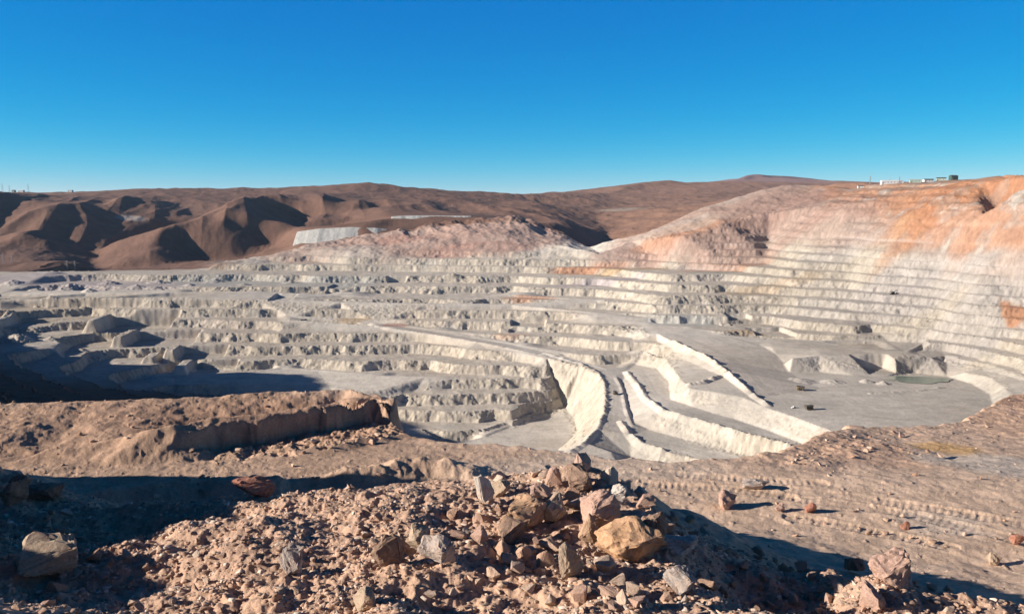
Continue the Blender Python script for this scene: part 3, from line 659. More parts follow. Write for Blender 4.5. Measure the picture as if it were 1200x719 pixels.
# ---- reading the ground back: where does the ray through a photo pixel land?
_lsy = np.log(yf)
def ground(x, y):
    j = np.interp(math.log(y), _lsy, np.arange(len(yf))); i = np.interp(x / y, S2, np.arange(len(S2)))
    i0 = min(int(i), len(S2) - 2); j0 = min(int(j), len(yf) - 2); fi, fj = i - i0, j - j0
    return float((Zf[j0, i0] * (1 - fi) + Zf[j0, i0 + 1] * fi) * (1 - fj) + (Zf[j0 + 1, i0] * (1 - fi) + Zf[j0 + 1, i0 + 1] * fi) * fj)
def land(u, v):
    dx, dy, dz = ray(u, v); s = dx / dy
    i = int(np.clip(np.searchsorted(S2, s), 1, len(S2) - 1)); f = (s - S2[i - 1]) / (S2[i] - S2[i - 1])
    prof = Zf[:, i - 1] * (1 - f) + Zf[:, i] * f
    k = np.nonzero(prof >= yf * dz / dy)[0]
    y = float(yf[k[0]]) if len(k) else 5.0
    return (s * y, y, float(prof[k[0]]) if len(k) else -3.0)

# ---- rocks
def rock_data(seed, sub=2, sx=1.0, sy=.8, sz=.7, cuts=14, rough=.05):
    rs = np.random.RandomState(seed)
    bm = bmesh.new()
    p = rs.normal(size=(cuts, 3)); p /= np.linalg.norm(p, axis=1)[:, None]
    p *= rs.uniform(.72, 1.1, (cuts, 1)); p *= np.array([sx, sy, sz]) * .5
    for q in p: bm.verts.new(q)
    r = bmesh.ops.convex_hull(bm, input=bm.verts)
    bmesh.ops.delete(bm, geom=[e for e in r['geom_interior'] if isinstance(e, bmesh.types.BMVert)], context='VERTS')
    bmesh.ops.bevel(bm, geom=bm.edges[:], offset=.018, segments=1, affect='EDGES', clamp_overlap=True)
    bmesh.ops.triangulate(bm, faces=bm.faces[:])
    if sub: bmesh.ops.subdivide_edges(bm, edges=bm.edges[:], cuts=sub, use_grid_fill=True)
    bm.normal_update()
    co = np.array([v.co[:] for v in bm.verts]); no = np.array([v.normal[:] for v in bm.verts])
    o_ = seed * 3.7
    d = rough * (fbm(co[:, 0] + co[:, 2] * .7, co[:, 1] - co[:, 2] * .6, .35, 3, off=o_) + .5 * fbm(co[:, 0] - co[:, 2], co[:, 1] + co[:, 2] * .8, .10, 3, off=o_ + 5))
    for v, dd, nn_ in zip(bm.verts, d, no): v.co += Vector(nn_ * dd)
    return bm

def rock_mat(name, tints, pit=.3):
    m, nt, b = nodes(name)
    oi = N(nt, 'ObjectInfo'); tc = N(nt, 'TexCoord')
    cr = N(nt, 'ValToRGB'); e = cr.color_ramp.elements; cr.color_ramp.interpolation = 'LINEAR'
    while len(e) < len(tints): e.new(.5)
    for k, c in enumerate(tints): e[k].position = k / max(1, len(tints) - 1); e[k].color = (*c, 1)
    nt.links.new(oi.outputs['Random'], cr.inputs[0])
    n1 = N(nt, 'TexNoise', i_Scale=2.6, i_Detail=8.0, i_Roughness=.7); n2 = N(nt, 'TexNoise', i_Scale=14.0, i_Detail=6.0, i_Roughness=.7)
    nt.links.new(tc.outputs['Object'], n1.inputs['Vector']); nt.links.new(tc.outputs['Object'], n2.inputs['Vector'])
    mx = N(nt, 'Mix', data_type='RGBA'); mx.inputs[7].default_value = (.50, .32, .22, 1)
    r1 = N(nt, 'MapRange'); r1.inputs['From Min'].default_value = .45; r1.inputs['From Max'].default_value = .68; r1.inputs['To Max'].default_value = .75
    nt.links.new(n1.outputs['Fac'], r1.inputs['Value']); nt.links.new(r1.outputs[0], mx.inputs[0]); nt.links.new(cr.outputs[0], mx.inputs[6])
    mr = N(nt, 'MapRange'); mr.inputs['From Min'].default_value = .3; mr.inputs['From Max'].default_value = .7; mr.inputs['To Min'].default_value = 1 - pit; mr.inputs['To Max'].default_value = 1 + pit * .6
    nt.links.new(n2.outputs['Fac'], mr.inputs['Value'])
    sc_ = N(nt, 'VectorMath', operation='SCALE'); nt.links.new(mx.outputs[2], sc_.inputs[0]); nt.links.new(mr.outputs[0], sc_.inputs['Scale'])
    nt.links.new(sc_.outputs[0], b.inputs['Base Color'])
    bp = N(nt, 'Bump', i_Strength=.6, i_Distance=.03); nt.links.new(n2.outputs['Fac'], bp.inputs['Height']); nt.links.new(bp.outputs[0], b.inputs['Normal'])
    return m
RM = dict(mix=rock_mat('mixed_rock', [(.54,.35,.25),(.60,.46,.36),(.48,.28,.19),(.56,.41,.31),(.62,.52,.43),(.50,.32,.25),(.42,.29,.23),(.58,.36,.23)]),
          orange=rock_mat('iron_stained_rock', [(.55,.33,.19),(.52,.34,.22)]), white=rock_mat('bleached_rock', [(.62,.56,.50),(.58,.52,.45)]),
          tan=rock_mat('tan_rock', [(.48,.37,.27),(.44,.34,.25)]), pink=rock_mat('pink_rock', [(.52,.35,.28),(.50,.33,.26)]), grey=rock_mat('grey_rock', [(.46,.40,.36),(.46,.38,.33)]),
          brown=rock_mat('brown_rock', [(.24,.16,.12),(.28,.19,.14)]), red=rock_mat('red_rock', [(.42,.19,.13),(.40,.17,.12)]))
def to_me(bm, name, mat):
    me = bpy.data.meshes.new(name); bm.to_mesh(me); bm.free(); me.materials.append(mat)
    me.polygons.foreach_set('use_smooth', [True] * len(me.polygons)); me.set_sharp_from_angle(angle=R(24))
    return me
def tag(o, label=None, cat=None, group=None, kind=None):
    if label: o['label'] = label
    if cat: o['category'] = cat
    if group: o['group'] = group
    if kind: o['kind'] = kind
    return o
def put(o, loc, rot=(0, 0, 0), s=1.0):
    o.location = loc; o.rotation_euler = rot; o.scale = (s, s, s) if isinstance(s, (int, float)) else s; return o

HERO = [  # u, v of the base centre, width px, height px, depth ratio, rock, yaw, name, label
 (42,684,76,46,1.0,'tan',.3,'boulder','tan boulder catching the sun alone in the deep shadow at lower left'),
 (744,664,84,54,.8,'orange',-.5,'boulder','largest boulder of the heap, orange and brown, tilted in the middle of the rubble'),
 (712,622,72,44,.8,'pink',.4,'boulder','broad pinkish boulder wedged just above the big orange boulder'),
 (797,655,56,30,.8,'white',.1,'boulder','whitish slab-like rock on the right edge of the lit heap'),
 (768,650,44,56,.7,'brown',1.2,'boulder','dark brown leaning rock between the orange boulder and the whitish slab'),
 (455,664,40,38,.8,'brown',.2,'boulder','dark brown block with a shaded face on the lower slope of the heap'),
 (341,678,34,40,.7,'grey',.5,'boulder','grey block with a sunlit left edge, standing apart on the lower left of the heap'),
 (513,668,48,40,.9,'grey',-.2,'boulder','grey-pink rock with a black shaded right end beside a beige rock'),
 (490,648,34,32,.8,'tan',.8,'boulder','beige rock just behind the grey-pink rock on the lower slope'),
 (566,592,26,34,.7,'white',.2,'boulder','upright white rock on the crest left of the heap top'),
 (683,557,24,26,.9,'pink',.6,'boulder','pale rock forming the very top of the heap'),
 (650,572,22,24,.8,'pink',.1,'boulder','pointed pink rock left of the topmost rock'),
 (680,577,44,28,.8,'brown',.2,'boulder','dark squat rock directly under the topmost rock'),
 (292,587,52,26,.7,'red',.15,'boulder','flat reddish slab lying on the left crest of the heap'),
 (1052,690,56,46,.8,'pink',.3,'boulder','pale pink cracked boulder crowning the small pile at lower right'),
 (1005,675,24,24,.9,'red',.5,'boulder','salmon coloured rock left of the pale cracked boulder'),
 (1025,722,38,34,.9,'pink',.9,'boulder','rounded pink rock at the bottom edge below the pale cracked boulder'),
 (612,622,60,38,.8,'orange',.3,'boulder','orange-brown rock on the upper left shoulder of the rubble'),
 (650,615,40,34,.8,'tan',1.0,'boulder','tan rock between the orange-brown rock and the broad pinkish boulder'),
 (428,719,36,26,.9,'tan',.0,'boulder','smooth tan rock half buried near the bottom edge of the heap'),
 (668,680,34,46,.7,'tan',.3,'boulder','tall pale rock standing left of the big orange boulder'),
 (800,700,48,28,.9,'grey',.2,'boulder','mauve-grey rock low on the lit edge near the dark flank'),
 (586,585,28,20,.9,'tan',.3,'boulder','low tan rock right of the upright white rock'),
 (20,566,14,13,.8,'white',.3,'boulder','small white rock on the dark bank at the far left'),
 (47,590,52,36,.8,'brown',.1,'boulder','big dark block topping the shaded bank at the left'),
 (14,596,30,34,.8,'brown',.9,'boulder','dark block at the left frame edge beside the big dark block'),
 (20,575,22,16,.8,'brown',.4,'boulder','dark lump under the small white rock on the left bank'),
 (882,577,36,13,.6,'grey',.1,'boulder','pale flat rock with a dark right side on the track behind the heap'),
 (952,604,16,12,.8,'red',.4,'boulder','red-pink stone on the flat dirt right of the pale flat rock'),
 (1062,624,13,11,.8,'red',.2,'boulder','bright orange-red stone beside the sandy hump on the flat'),
 (915,603,14,10,.8,'pink',.9,'boulder','pale pink stone near the left end of the tyre tracks'),
 (1166,664,18,15,.8,'tan',.4,'boulder','tan stone on the flat just above the shadow at the right'),
 (1195,642,18,12,.8,'red',.1,'boulder','reddish stone at the right frame edge on the flat'),
 (600,640,40,34,.8,'brown',.6,'boulder','brown angular rock in the hollow below the orange-brown rock'),
 (560,640,24,22,.8,'pink',.6,'boulder','pink rock at the left edge of the hollow below the crest'),
 (632,590,30,22,.8,'pink',.2,'boulder','pale rock below the pointed pink rock on the upper heap'),
 (727,590,26,20,.8,'white',.5,'boulder','off-white rock on the right shoulder of the crest'),
 (758,600,24,20,.8,'pink',.2,'boulder','pinkish rock at the sunlit edge above the dark flank'),
 (852,600,26,24,.8,'pink',.7,'boulder','pink rock standing clear of the dark flank against the flat'),
 (690,640,30,34,.7,'orange',.2,'boulder','upright orange rock tucked against the left of the orange boulder'),
]
taken = []
for k, (u, v, wp, hp, dr, mk, yaw, nm, lab) in enumerate(HERO):
    x, y, z = land(u, v - 2)
    wm = wp * y / F * 1.04; hm = hp * y / F * 1.2
    bm = rock_data(300 + k * 7, 6 if wp > 40 else 4, 1.08, 1.08 * dr, 1.08, 16, .10)
    me = to_me(bm, nm, RM[mk])
    o = bpy.data.objects.new(nm, me); col.objects.link(o)
    put(o, (x, y + wm * dr * .3, z + hm * .36), (.6, -.5, yaw) if k == 0 else (0, 0, yaw), (wm * 1.05, wm, hm))
    tag(o, lab, 'boulder'); taken.append((x, y, wm * .5))

PROT = [to_me(rock_data(900 + k, 2, 1.1, rr, hh, 12, .05), 'rock', RM['mix']) for k, (rr, hh) in enumerate([(.8,.7),(.9,.6),(.7,.8),(1,.75),(.75,.5),(.85,.9),(.6,.6),(.9,.8),(.8,.55),(.95,.65)])]
def scatter(n, region, smin, smax, label, group, px=True, power=2.0, cat='rock', seed=1, zmax=None):
    rs = random.Random(seed); done = 0; tries = 0
    while done < n and tries < n * 60:
        tries += 1
        u, v = region(rs)
        x, y, z = land(u, v)
        s = (smin + (smax - smin) * rs.random() ** power) * (y / F)
        if any((x - a_) ** 2 + (y - b_) ** 2 < (r_ + s * .4) ** 2 for a_, b_, r_ in taken): continue
        o = bpy.data.objects.new('rock', rs.choice(PROT)); col.objects.link(o)
        put(o, (x, y, z + s * .16), (rs.uniform(-.4, .4), rs.uniform(-.4, .4), rs.uniform(0, 6.28)), s)
        tag(o, label, cat, group); taken.append((x, y, s * .4)); done += 1
def poly(pts):
    us = [p[0] for p in pts]; vs = [p[1] for p in pts]
    def f(rs):
        while True:
            u = rs.uniform(min(us), max(us)); v = rs.uniform(min(vs), max(vs)); c = False
            for (a1, b1), (a2, b2) in zip(pts, pts[1:] + pts[:1]):
                if (b1 > v) != (b2 > v) and u < (a2 - a1) * (v - b1) / (b2 - b1) + a1: c = not c
            if c: return u, v
    return f
scatter(88, poly([(520,585),(560,566),(680,545),(740,570),(800,630),(840,700),(690,719),(560,690)]), 10, 42, 'angular rock in the sunlit rubble around the big orange boulder', 'rocks in the sunlit top of the heap', seed=2, power=1.3)
scatter(62, poly([(150,650),(300,607),(470,580),(560,600),(560,719),(160,719)]), 9, 20, 'small rock on the sunlit lower slope left of the big boulders', 'rocks on the sunlit lower slope of the heap', seed=3)
scatter(45, poly([(770,590),(900,645),(1000,690),(1000,719),(860,719),(800,640)]), 8, 24, 'rock lying in the black shadow on the right flank of the heap', 'rocks on the shaded right flank', seed=4, power=1.5)
scatter(26, poly([(0,560),(70,590),(150,640),(190,719),(0,719)]), 14, 36, 'dark rock in the shaded rubble at the lower left corner', 'rocks in the shaded lower left rubble', seed=5)
scatter(14, poly([(60,588),(250,566),(470,550),(540,556),(330,584),(120,600)]), 5, 14, 'stone in the low added ridge of dirt behind the heap on the left', 'stones in the added dirt ridge', seed=12, power=2)
scatter(18, poly([(985,719),(1030,680),(1080,680),(1180,719)]), 8, 20, 'small rock on the sunlit pile around the pale cracked boulder', 'rocks on the small pile at lower right', seed=6)
scatter(18, poly([(905,590),(1200,600),(1200,655),(960,625)]), 4, 12, 'small stone lying along the tyre tracks on the flat dirt', 'stones along the tyre tracks', seed=7, power=3)
scatter(14, poly([(905,548),(1000,505),(1190,515),(1060,545)]), 5, 13, 'broken chunk on the orange mound at the right rim', 'chunks on the orange mound', seed=8)
scatter(16, poly([(210,524),(330,516),(440,508),(470,514),(400,530),(220,538)]), 4, 13, 'fallen chunk at the foot of the dark ledge face left of the pit', 'chunks at the foot of the brown ledge', seed=9, power=2)

# gravel nobody could count: one object per patch kind
def gravel(name, n, xr, yr, smin, smax, dens, seed, tints, bury=.2):
    rs = np.random.RandomState(seed)
    mts = []
    base = []
    for k in range(6):
        bm = rock_data(1500 + k, 0, 1, rs.uniform(.7, 1), rs.uniform(.5, .85), 9, 0)
        bmesh.ops.triangulate(bm, faces=bm.faces[:])
        base.append((np.array([v.co[:] for v in bm.verts]), np.array([[v.index for v in f.verts] for f in bm.faces]))); bm.free()
    s_ = rs.uniform(xr[0], xr[1], n * 3); yy = np.exp(rs.uniform(math.log(yr[0]), math.log(yr[1]), n * 3)); xx = s_ * yy
    keep = dens(xx, yy) > rs.rand(n * 3); xx, yy = xx[keep][:n], yy[keep][:n]
    j = np.interp(np.log(yy), _lsy, np.arange(len(yf))); i = np.interp(xx / yy, S2, np.arange(len(S2)))
    i0 = i.astype(int); j0 = j.astype(int); fi, fj = i - i0, j - j0
    zz = (Zf[j0, i0] * (1 - fi) + Zf[j0, i0 + 1] * fi) * (1 - fj) + (Zf[j0 + 1, i0] * (1 - fi) + Zf[j0 + 1, i0 + 1] * fi) * fj
    V, Fc, Cc = [], [], []; off = 0
    sz = smin + (smax - smin) * rs.rand(len(xx)) ** 3.5
    tint = np.array(tints)[rs.randint(0, len(tints), len(xx))] * rs.uniform(.75, 1.2, (len(xx), 1))
    for k in range(len(xx)):
        bv, bf = base[k % 6]
        a_ = rs.uniform(0, 6.28); c, s = math.cos(a_), math.sin(a_)
        q = bv @ np.array([[c, s, 0], [-s, c, 0], [0, 0, 1]]) * sz[k] + (xx[k], yy[k], zz[k] + sz[k] * bury)
        V.append(q); Fc.append(bf + off); off += len(bv); Cc.append(np.repeat(tint[k][None], len(bv), 0))
    V = np.concatenate(V); Fc = np.concatenate(Fc); Cc = np.concatenate(Cc)
    me = bpy.data.meshes.new(name); me.vertices.add(len(V)); me.vertices.foreach_set('co', V.astype(np.float32).ravel())
    me.loops.add(Fc.size); me.loops.foreach_set('vertex_index', Fc.astype(np.int32).ravel()); me.polygons.add(len(Fc)); me.polygons.foreach_set('loop_start', (np.arange(len(Fc)) * 3).astype(np.int32)); me.update(calc_edges=True); me.validate()
    ca = me.color_attributes.new('rock_tint', 'FLOAT_COLOR', 'POINT'); ca.data.foreach_set('color', np.concatenate([Cc, np.ones((len(Cc), 1))], 1).astype(np.float32).ravel())
    me.materials.append(m_grav); o = bpy.data.objects.new(name, me); col.objects.link(o); o['kind'] = 'stuff'
    return o
m_grav = terrain_mat('gravel_stone', (30.0,), .2, (.4, .01), 60.0)
tn = [(.54,.37,.27),(.57,.42,.32),(.48,.31,.22),(.62,.50,.41),(.42,.28,.21),(.54,.35,.25)]
tq = lambda x, y: np.clip(RG(x, y)[..., 1], 0, 1)
gravel('gravel', 34000, (-.72, .72), (4.3, 9), .007, .085, lambda x, y: .2 + .8 * sstep(-.3, .4, fbm(x, y, .7, 3, off=77)), 21, tn, .02)
gravel('rubble', 3600, (-.72, .72), (12, 48), .03, .26, lambda x, y: np.where(tq(x, y) > .25, .12 + .4 * sstep(0, .4, fbm(x, y, 2.5, 2, off=89)), .05 + .6 * sstep(.25, .5, fbm(x, y, 1.8, 3, off=88))), 22, [(.48,.33,.23),(.52,.37,.27),(.45,.28,.19),(.55,.43,.33)], .12)
# ------------------------------------------------------------------ built things far off
def skyl(u, y0, y1, fn):
    ys = np.linspace(y0, y1, 220); s = (u - 600) / F
    z = fn(s * ys, ys); k = int(np.argmax(z / ys)); return (s * ys[k], ys[k], float(z[k]))
def mine_z(x, y): return pit_height(np.atleast_1d(np.array(x, float)), np.atleast_1d(np.array(y, float)))[0]
def hillz(x, y): return hill_height(np.atleast_1d(np.array(x, float)), np.atleast_1d(np.array(y, float)))[0]
def blend_z(x, y):
    x = np.atleast_1d(np.array(x, float)); y = np.atleast_1d(np.array(y, float)); k = sstep(2150, 2400, y)
    return mine_z(x, y) * (1 - k) + hillz(x, y) * k
def land_far(u, v, y0=650, y1=2395):
    dx, dy, dz = ray(u, v); ys = np.linspace(y0, y1, 1200); z = blend_z(ys * dx / dy, ys)
    k = np.nonzero(z >= ys * dz / dy)[0]; k = k[0] if len(k) else 600
    return (float(ys[k] * dx / dy), float(ys[k]), float(z[k]))
def box(bm, x0, x1, y0, y1, z0, z1, bev=0, taper=0):
    vs = [bm.verts.new((x, y, z)) for z in (z0, z1) for x, y in ((x0 + taper * (z == z1), y0 + taper * (z == z1)), (x1 - taper * (z == z1), y0 + taper * (z == z1)), (x1 - taper * (z == z1), y1 - taper * (z == z1)), (x0 + taper * (z == z1), y1 - taper * (z == z1)))]
    fs = [bm.faces.new([vs[i] for i in f]) for f in ((3,2,1,0),(4,5,6,7),(0,1,5,4),(1,2,6,5),(2,3,7,6),(3,0,4,7))]
    if bev: bmesh.ops.bevel(bm, geom=list({e for f in fs for e in f.edges}), offset=bev, segments=1, affect='EDGES')
def bar(bm, a, b, r, n=6):
    a, b = Vector(a), Vector(b); d = (b - a); q = d.to_track_quat('Z', 'Y')
    r1 = []; r2 = []
    for k in range(n):
        o_ = q @ Vector((r * math.cos(k * 2 * math.pi / n), r * math.sin(k * 2 * math.pi / n), 0)); r1.append(bm.verts.new(a + o_)); r2.append(bm.verts.new(b + o_))
    for k in range(n): bm.faces.new([r1[k], r1[(k + 1) % n], r2[(k + 1) % n], r2[k]])
    bm.faces.new(r1[::-1]); bm.faces.new(r2)
def prism(bm, prof, y0, y1):            # profile in x,z pushed along y
    a = [bm.verts.new((x, y0, z)) for x, z in prof]; b = [bm.verts.new((x, y1, z)) for x, z in prof]
    n = len(prof)
    for k in range(n): bm.faces.new([a[k], a[(k + 1) % n], b[(k + 1) % n], b[k]])
    bm.faces.new(a[::-1]); bm.faces.new(b); bmesh.ops.recalc_face_normals(bm, faces=bm.faces[:])
def thing(name, loc, rz, label, cat, group=None):
    o = bpy.data.objects.new(name, None); col.objects.link(o); o.location = loc; o.rotation_euler = (0, 0, rz); o.empty_display_size = .5
    return tag(o, label, cat, group)
def part(name, build, mat, parent):
    bm = bmesh.new(); build(bm); me = bpy.data.meshes.new(name); bm.to_mesh(me); bm.free(); me.materials.append(mat)
    o = bpy.data.objects.new(name, me); col.objects.link(o); o.parent = parent; return o
M = dict(white=flat_mat('white_paint', (.72,.71,.68), .6), yellow=flat_mat('machine_yellow', (.30,.20,.06), .6), haul=flat_mat('dusty_dump_body', (.10,.085,.07), .8), tyre=flat_mat('tyre_rubber', (.03,.03,.03), .9), steel=flat_mat('galvanised_steel', (.38,.38,.38), .5, .3),
         glass=flat_mat('window_glass', (.03,.05,.06), .15), green=flat_mat('green_sheet', (.06,.10,.085), .6), sage=flat_mat('sage_sheet', (.38,.45,.38), .6), dark=flat_mat('dark_roof', (.07,.08,.08), .7), grime=flat_mat('dusty_steel', (.22,.19,.16), .8),
         rust=flat_mat('rusty_steel', (.24,.12,.07), .8))
def shed(loc, rz, L_, W_, H_, wall, roof, label, rise=.22, group=None, wins=4):
    t = thing('shed', loc, rz, label, 'building', group)
    part('wall', lambda b: prism(b, [(-W_/2,-2),(W_/2,-2),(W_/2,H_),(0,H_+W_*rise-.1),(-W_/2,H_)], -L_/2, L_/2), wall, t)
    part('roof', lambda b: prism(b, [(-W_/2-.5,H_-.1),(0,H_+W_*rise),(W_/2+.5,H_-.1),(W_/2+.5,H_+.25),(0,H_+W_*rise+.4),(-W_/2-.5,H_+.25)], -L_/2-.5, L_/2+.5), roof, t)
    for k in range(wins):
        y = -L_/2 + L_ * (k + .7) / (wins + .6)
        part('window', lambda b: box(b, -W_/2-.08, -W_/2+.1, y-1, y+1, H_*.45, H_*.72), M['glass'], t)
    part('door', lambda b: box(b, -W_/2-.1, -W_/2+.1, L_/2-4.2, L_/2-1.2, -.5, H_*.7), M['grime'], t)
    return t
for u, rz, L_, W_, H_, wl, rf, lab, nw in [
    (1040, 1.45, 52, 14, 6, 'white', 'white', 'long white building on the skyline at the right, left of the green-roofed sheds', 6),
    (1067, 1.3, 26, 12, 6, 'sage', 'sage', 'pale green shed on the skyline next to the long white building', 3),
    (1082, 1.5, 24, 12, 5.5, 'white', 'green', 'white shed with dark green roof, third from the left in the row', 3),
    (1097, 1.2, 22, 11, 6, 'sage', 'dark', 'small sage shed with dark roof just left of the bulky dark green building', 2),
    (1111, 1.6, 17, 14, 10, 'green', 'dark', 'bulky dark green building, tallest of the row on the right skyline', 2)]:
    p = skyl(u, 1700, 2120, mine_z); shed((p[0], p[1], p[2] - .6), rz, L_, W_, H_, M[wl], M[rf], lab, .2, 'buildings on the right-hand rim', nw)
p = skyl(1004, 1900, 2120, mine_z); shed((p[0], p[1], p[2] - .5), 1.4, 14, 8, 5, M['white'], M['dark'], 'tiny white hut with dark roof where the pink ridge meets the skyline', .2, None, 2)
for u, L_, wl, rf, lab in [(31, 30, 'white', 'white', 'small white building alone on the far left skyline'), (88, 26, 'white', 'sage', 'pale building half sunk behind the left skyline, right of the white one'), (22, 16, 'sage', 'dark', 'low dark-roofed hut just left of the white building on the left skyline')]:
    p = skyl(u, 3600, 5200, hillz); shed((p[0], p[1], p[2] - 2), 1.5, L_, 16, 11, M[wl], M[rf], lab, .2, None, 3)

def mast(loc, h, label, kind, group=None):
    t = thing(kind, loc, 0, label, 'mast' if kind == 'lattice_mast' else 'pylon', group)
    w0 = h * .09; w1 = h * .025
    L4 = lambda z: w0 + (w1 - w0) * z / h
    def lattice(b):
        n = 9
        for k in range(n):
            z0, z1 = h * k / n, h * (k + 1) / n; a, c = L4(z0), L4(z1)
            for (p1, q1), (p2, q2) in (((-1,-1),(1,-1)),((1,-1),(1,1)),((1,1),(-1,1)),((-1,1),(-1,-1))):
                bar(b, (p1*a, q1*a, z0), (p2*c, q2*c, z1), .09, 4); bar(b, (p2*a, q2*a, z0), (p1*c, q1*c, z1), .09, 4)
    for sx, sy in ((-1,-1),(1,-1),(1,1),(-1,1)):
        part('leg', lambda b: bar(b, (sx*w0, sy*w0, -2), (sx*w1, sy*w1, h), .22, 4), M['steel'], t)
    part('bracing', lattice, M['steel'], t)
    if kind == 'power_pylon':
        for k, f in enumerate((.72, .86, 1.0)):
            w_ = h * (.24 - .03 * k)
            part('crossarm', lambda b: (bar(b, (-w_, 0, h*f), (w_, 0, h*f), .18, 4), bar(b, (-w_, 0, h*f), (0, 0, h*f+h*.05), .14, 4), bar(b, (w_, 0, h*f), (0, 0, h*f+h*.05), .14, 4)), M['steel'], t)
    else:
        part('antenna', lambda b: bar(b, (0, 0, h), (0, 0, h*1.22), .15, 5), M['steel'], t)
    return t
for u, h, lab in [(1016, 24, 'tall lattice mast on the skyline where the pink ridge ends'), (1039, 15, 'short mast rising behind the left end of the long white building'), (1050, 17, 'mast behind the right half of the long white building')]:
    p = skyl(u, 1850, 2120, mine_z); mast((p[0], p[1] + 6, p[2] - 1), h, lab, 'lattice_mast')
for u, h, lab in [(9, 50, 'leftmost thin mast on the far left skyline'), (17, 42, 'thin mast just left of the small white skyline building'), (39, 46, 'thin mast just right of the small white skyline building')]:
    p = skyl(u, 3600, 5200, hillz); mast((p[0], p[1], p[2] - 1), h, lab, 'lattice_mast')
for u, v, h, lab in [(4, 309, 27, 'power pylon at the left edge below the brown hills'), (14, 308, 25, 'second power pylon from the left edge below the brown hills'), (79, 316, 24, 'left one of the two pylons on the pale dump before the dark valley'), (88, 316, 24, 'right one of the two pylons on the pale dump before the dark valley')]:
    p = land_far(u, v, 1500, 2395); mast((p[0], p[1], p[2] - 1), h, lab, 'power_pylon')

def haul_truck(loc, rz, label, k=1.0):
    t = thing('haul_truck', loc, rz, label, 'dump truck'); t.scale = (k, k, k)
    part('chassis', lambda b: (box(b, -4.6, 4.8, -1.6, 1.6, 1.2, 2.2, .1), box(b, 3.2, 5.2, -2.9, 2.9, 1.6, 2.3, .1)), M['grime'], t)
    db = part('dump_body', lambda b: prism(b, [(-5.6,3.6),(-4.8,2.5),(2.0,2.7),(2.6,4.6),(5.6,5.9),(5.6,6.2),(2.2,5.9),(-5.4,5.6)], -3.3, 3.3), M['haul'], t)
    cb = part('cab', lambda b: box(b, 3.0, 4.9, .3, 2.8, 3.0, 5.2, .1), M['yellow'], t)
    part('windscreen', lambda b: box(b, 4.92, 4.98, .5, 2.6, 4.0, 5.0), M['glass'], cb)
    part('hood', lambda b: box(b, 3.0, 5.3, -2.0, .25, 2.3, 3.9, .15), M['yellow'], t)
    for x, y, w_ in ((3.2,-2.9,1.0),(3.2,2.9,1.0),(-2.6,-2.4,1.9),(-2.6,2.4,1.9)):
        def wheel(b, x=x, y=y, w_=w_): bar(b, (x, y-w_/2, 1.45), (x, y+w_/2, 1.45), 1.45, 18)
        w0 = part('wheel', wheel, M['tyre'], t)
        part('rim', lambda b: bar(b, (x, y-w_/2-.05, 1.45), (x, y+w_/2+.05, 1.45), .75, 12), M['yellow'], w0)
    return t
def on(u, v): x, y, z = land_far(u, v); return (x, y, z)
haul_truck(on(948, 480), .2, 'dark dump truck on the grey pit floor, lower one of the pair')
haul_truck(on(938, 457), 2.9, 'dark dump truck near the foot of the broken bench, upper one of the pair')
haul_truck(on(721, 462), 1.75, 'dump truck at the top of the curved ramp in the middle of the pit', .8)
def pickup(loc, rz, label):
    t = thing('pickup_truck', loc, rz, label, 'pickup')
    part('body', lambda b: prism(b, [(-2.7,.5),(2.7,.5),(2.7,1.15),(1.3,1.25),(-2.7,1.2)], -.95, .95), M['white'], t)
    c = part('cab', lambda b: prism(b, [(-.7,1.2),(1.4,1.22),(.7,1.95),(-.6,1.95)], -.88, .88), M['white'], t)
    part('side_window', lambda b: (box(b, -.45, .75, -.91, -.885, 1.35, 1.8), box(b, -.45, .75, .885, .91, 1.35, 1.8)), M['glass'], c)
    for x in (-1.7, 1.7):
        for y in (-.85, .85): part('wheel', lambda b: bar(b, (x, y-.13, .42), (x, y+.13, .42), .42, 14), M['tyre'], t)
    return t
pk = pickup(on(930, 478), .4, 'white pickup just left of the lower dump truck on the pit floor'); pk.scale = (1.25, 1.25, 1.25)
def excavator(loc, rz, label):
    t = thing('excavator', loc, rz, label, 'excavator')
    for y in (-2.4, 2.4): part('track', lambda b: prism(b, [(-4.2,.5),(-3.4,0),(3.4,0),(4.2,.5),(4.2,1.3),(3.4,1.8),(-3.4,1.8),(-4.2,1.3)], y-.6, y+.6), M['tyre'], t)
    part('house', lambda b: box(b, -4.6, 2.6, -2.6, 2.6, 2.0, 5.2, .2), M['dark'], t)
    c = part('cab', lambda b: box(b, 2.65, 4.6, .6, 2.4, 2.4, 5.6, .15), M['dark'], t); part('cab_window', lambda b: box(b, 4.62, 4.68, .8, 2.2, 3.6, 5.3), M['glass'], c)
    part('counterweight', lambda b: box(b, -5.8, -4.65, -2.5, 2.5, 2.2, 4.6, .25), M['grime'], t)
    part('boom', lambda b: (bar(b, (2.2,-.6,3.4), (6.4,-.6,8.6), .55, 6), bar(b, (6.4,-.6,8.6), (10,-.6,7.6), .5, 6)), M['dark'], t)
    part('stick', lambda b: bar(b, (10,-.6,7.8), (9.0,-.6,3.0), .42, 6), M['dark'], t)
    part('bucket', lambda b: prism(b, [(8.2,3.1),(10.0,3.2),(10.3,1.6),(9.2,.6),(8.0,1.2)], -1.9, .7), M['grime'], t)
    return t
excavator(on(1046, 345), .3, 'dark excavator with raised boom on a bench of the white right-hand wall')
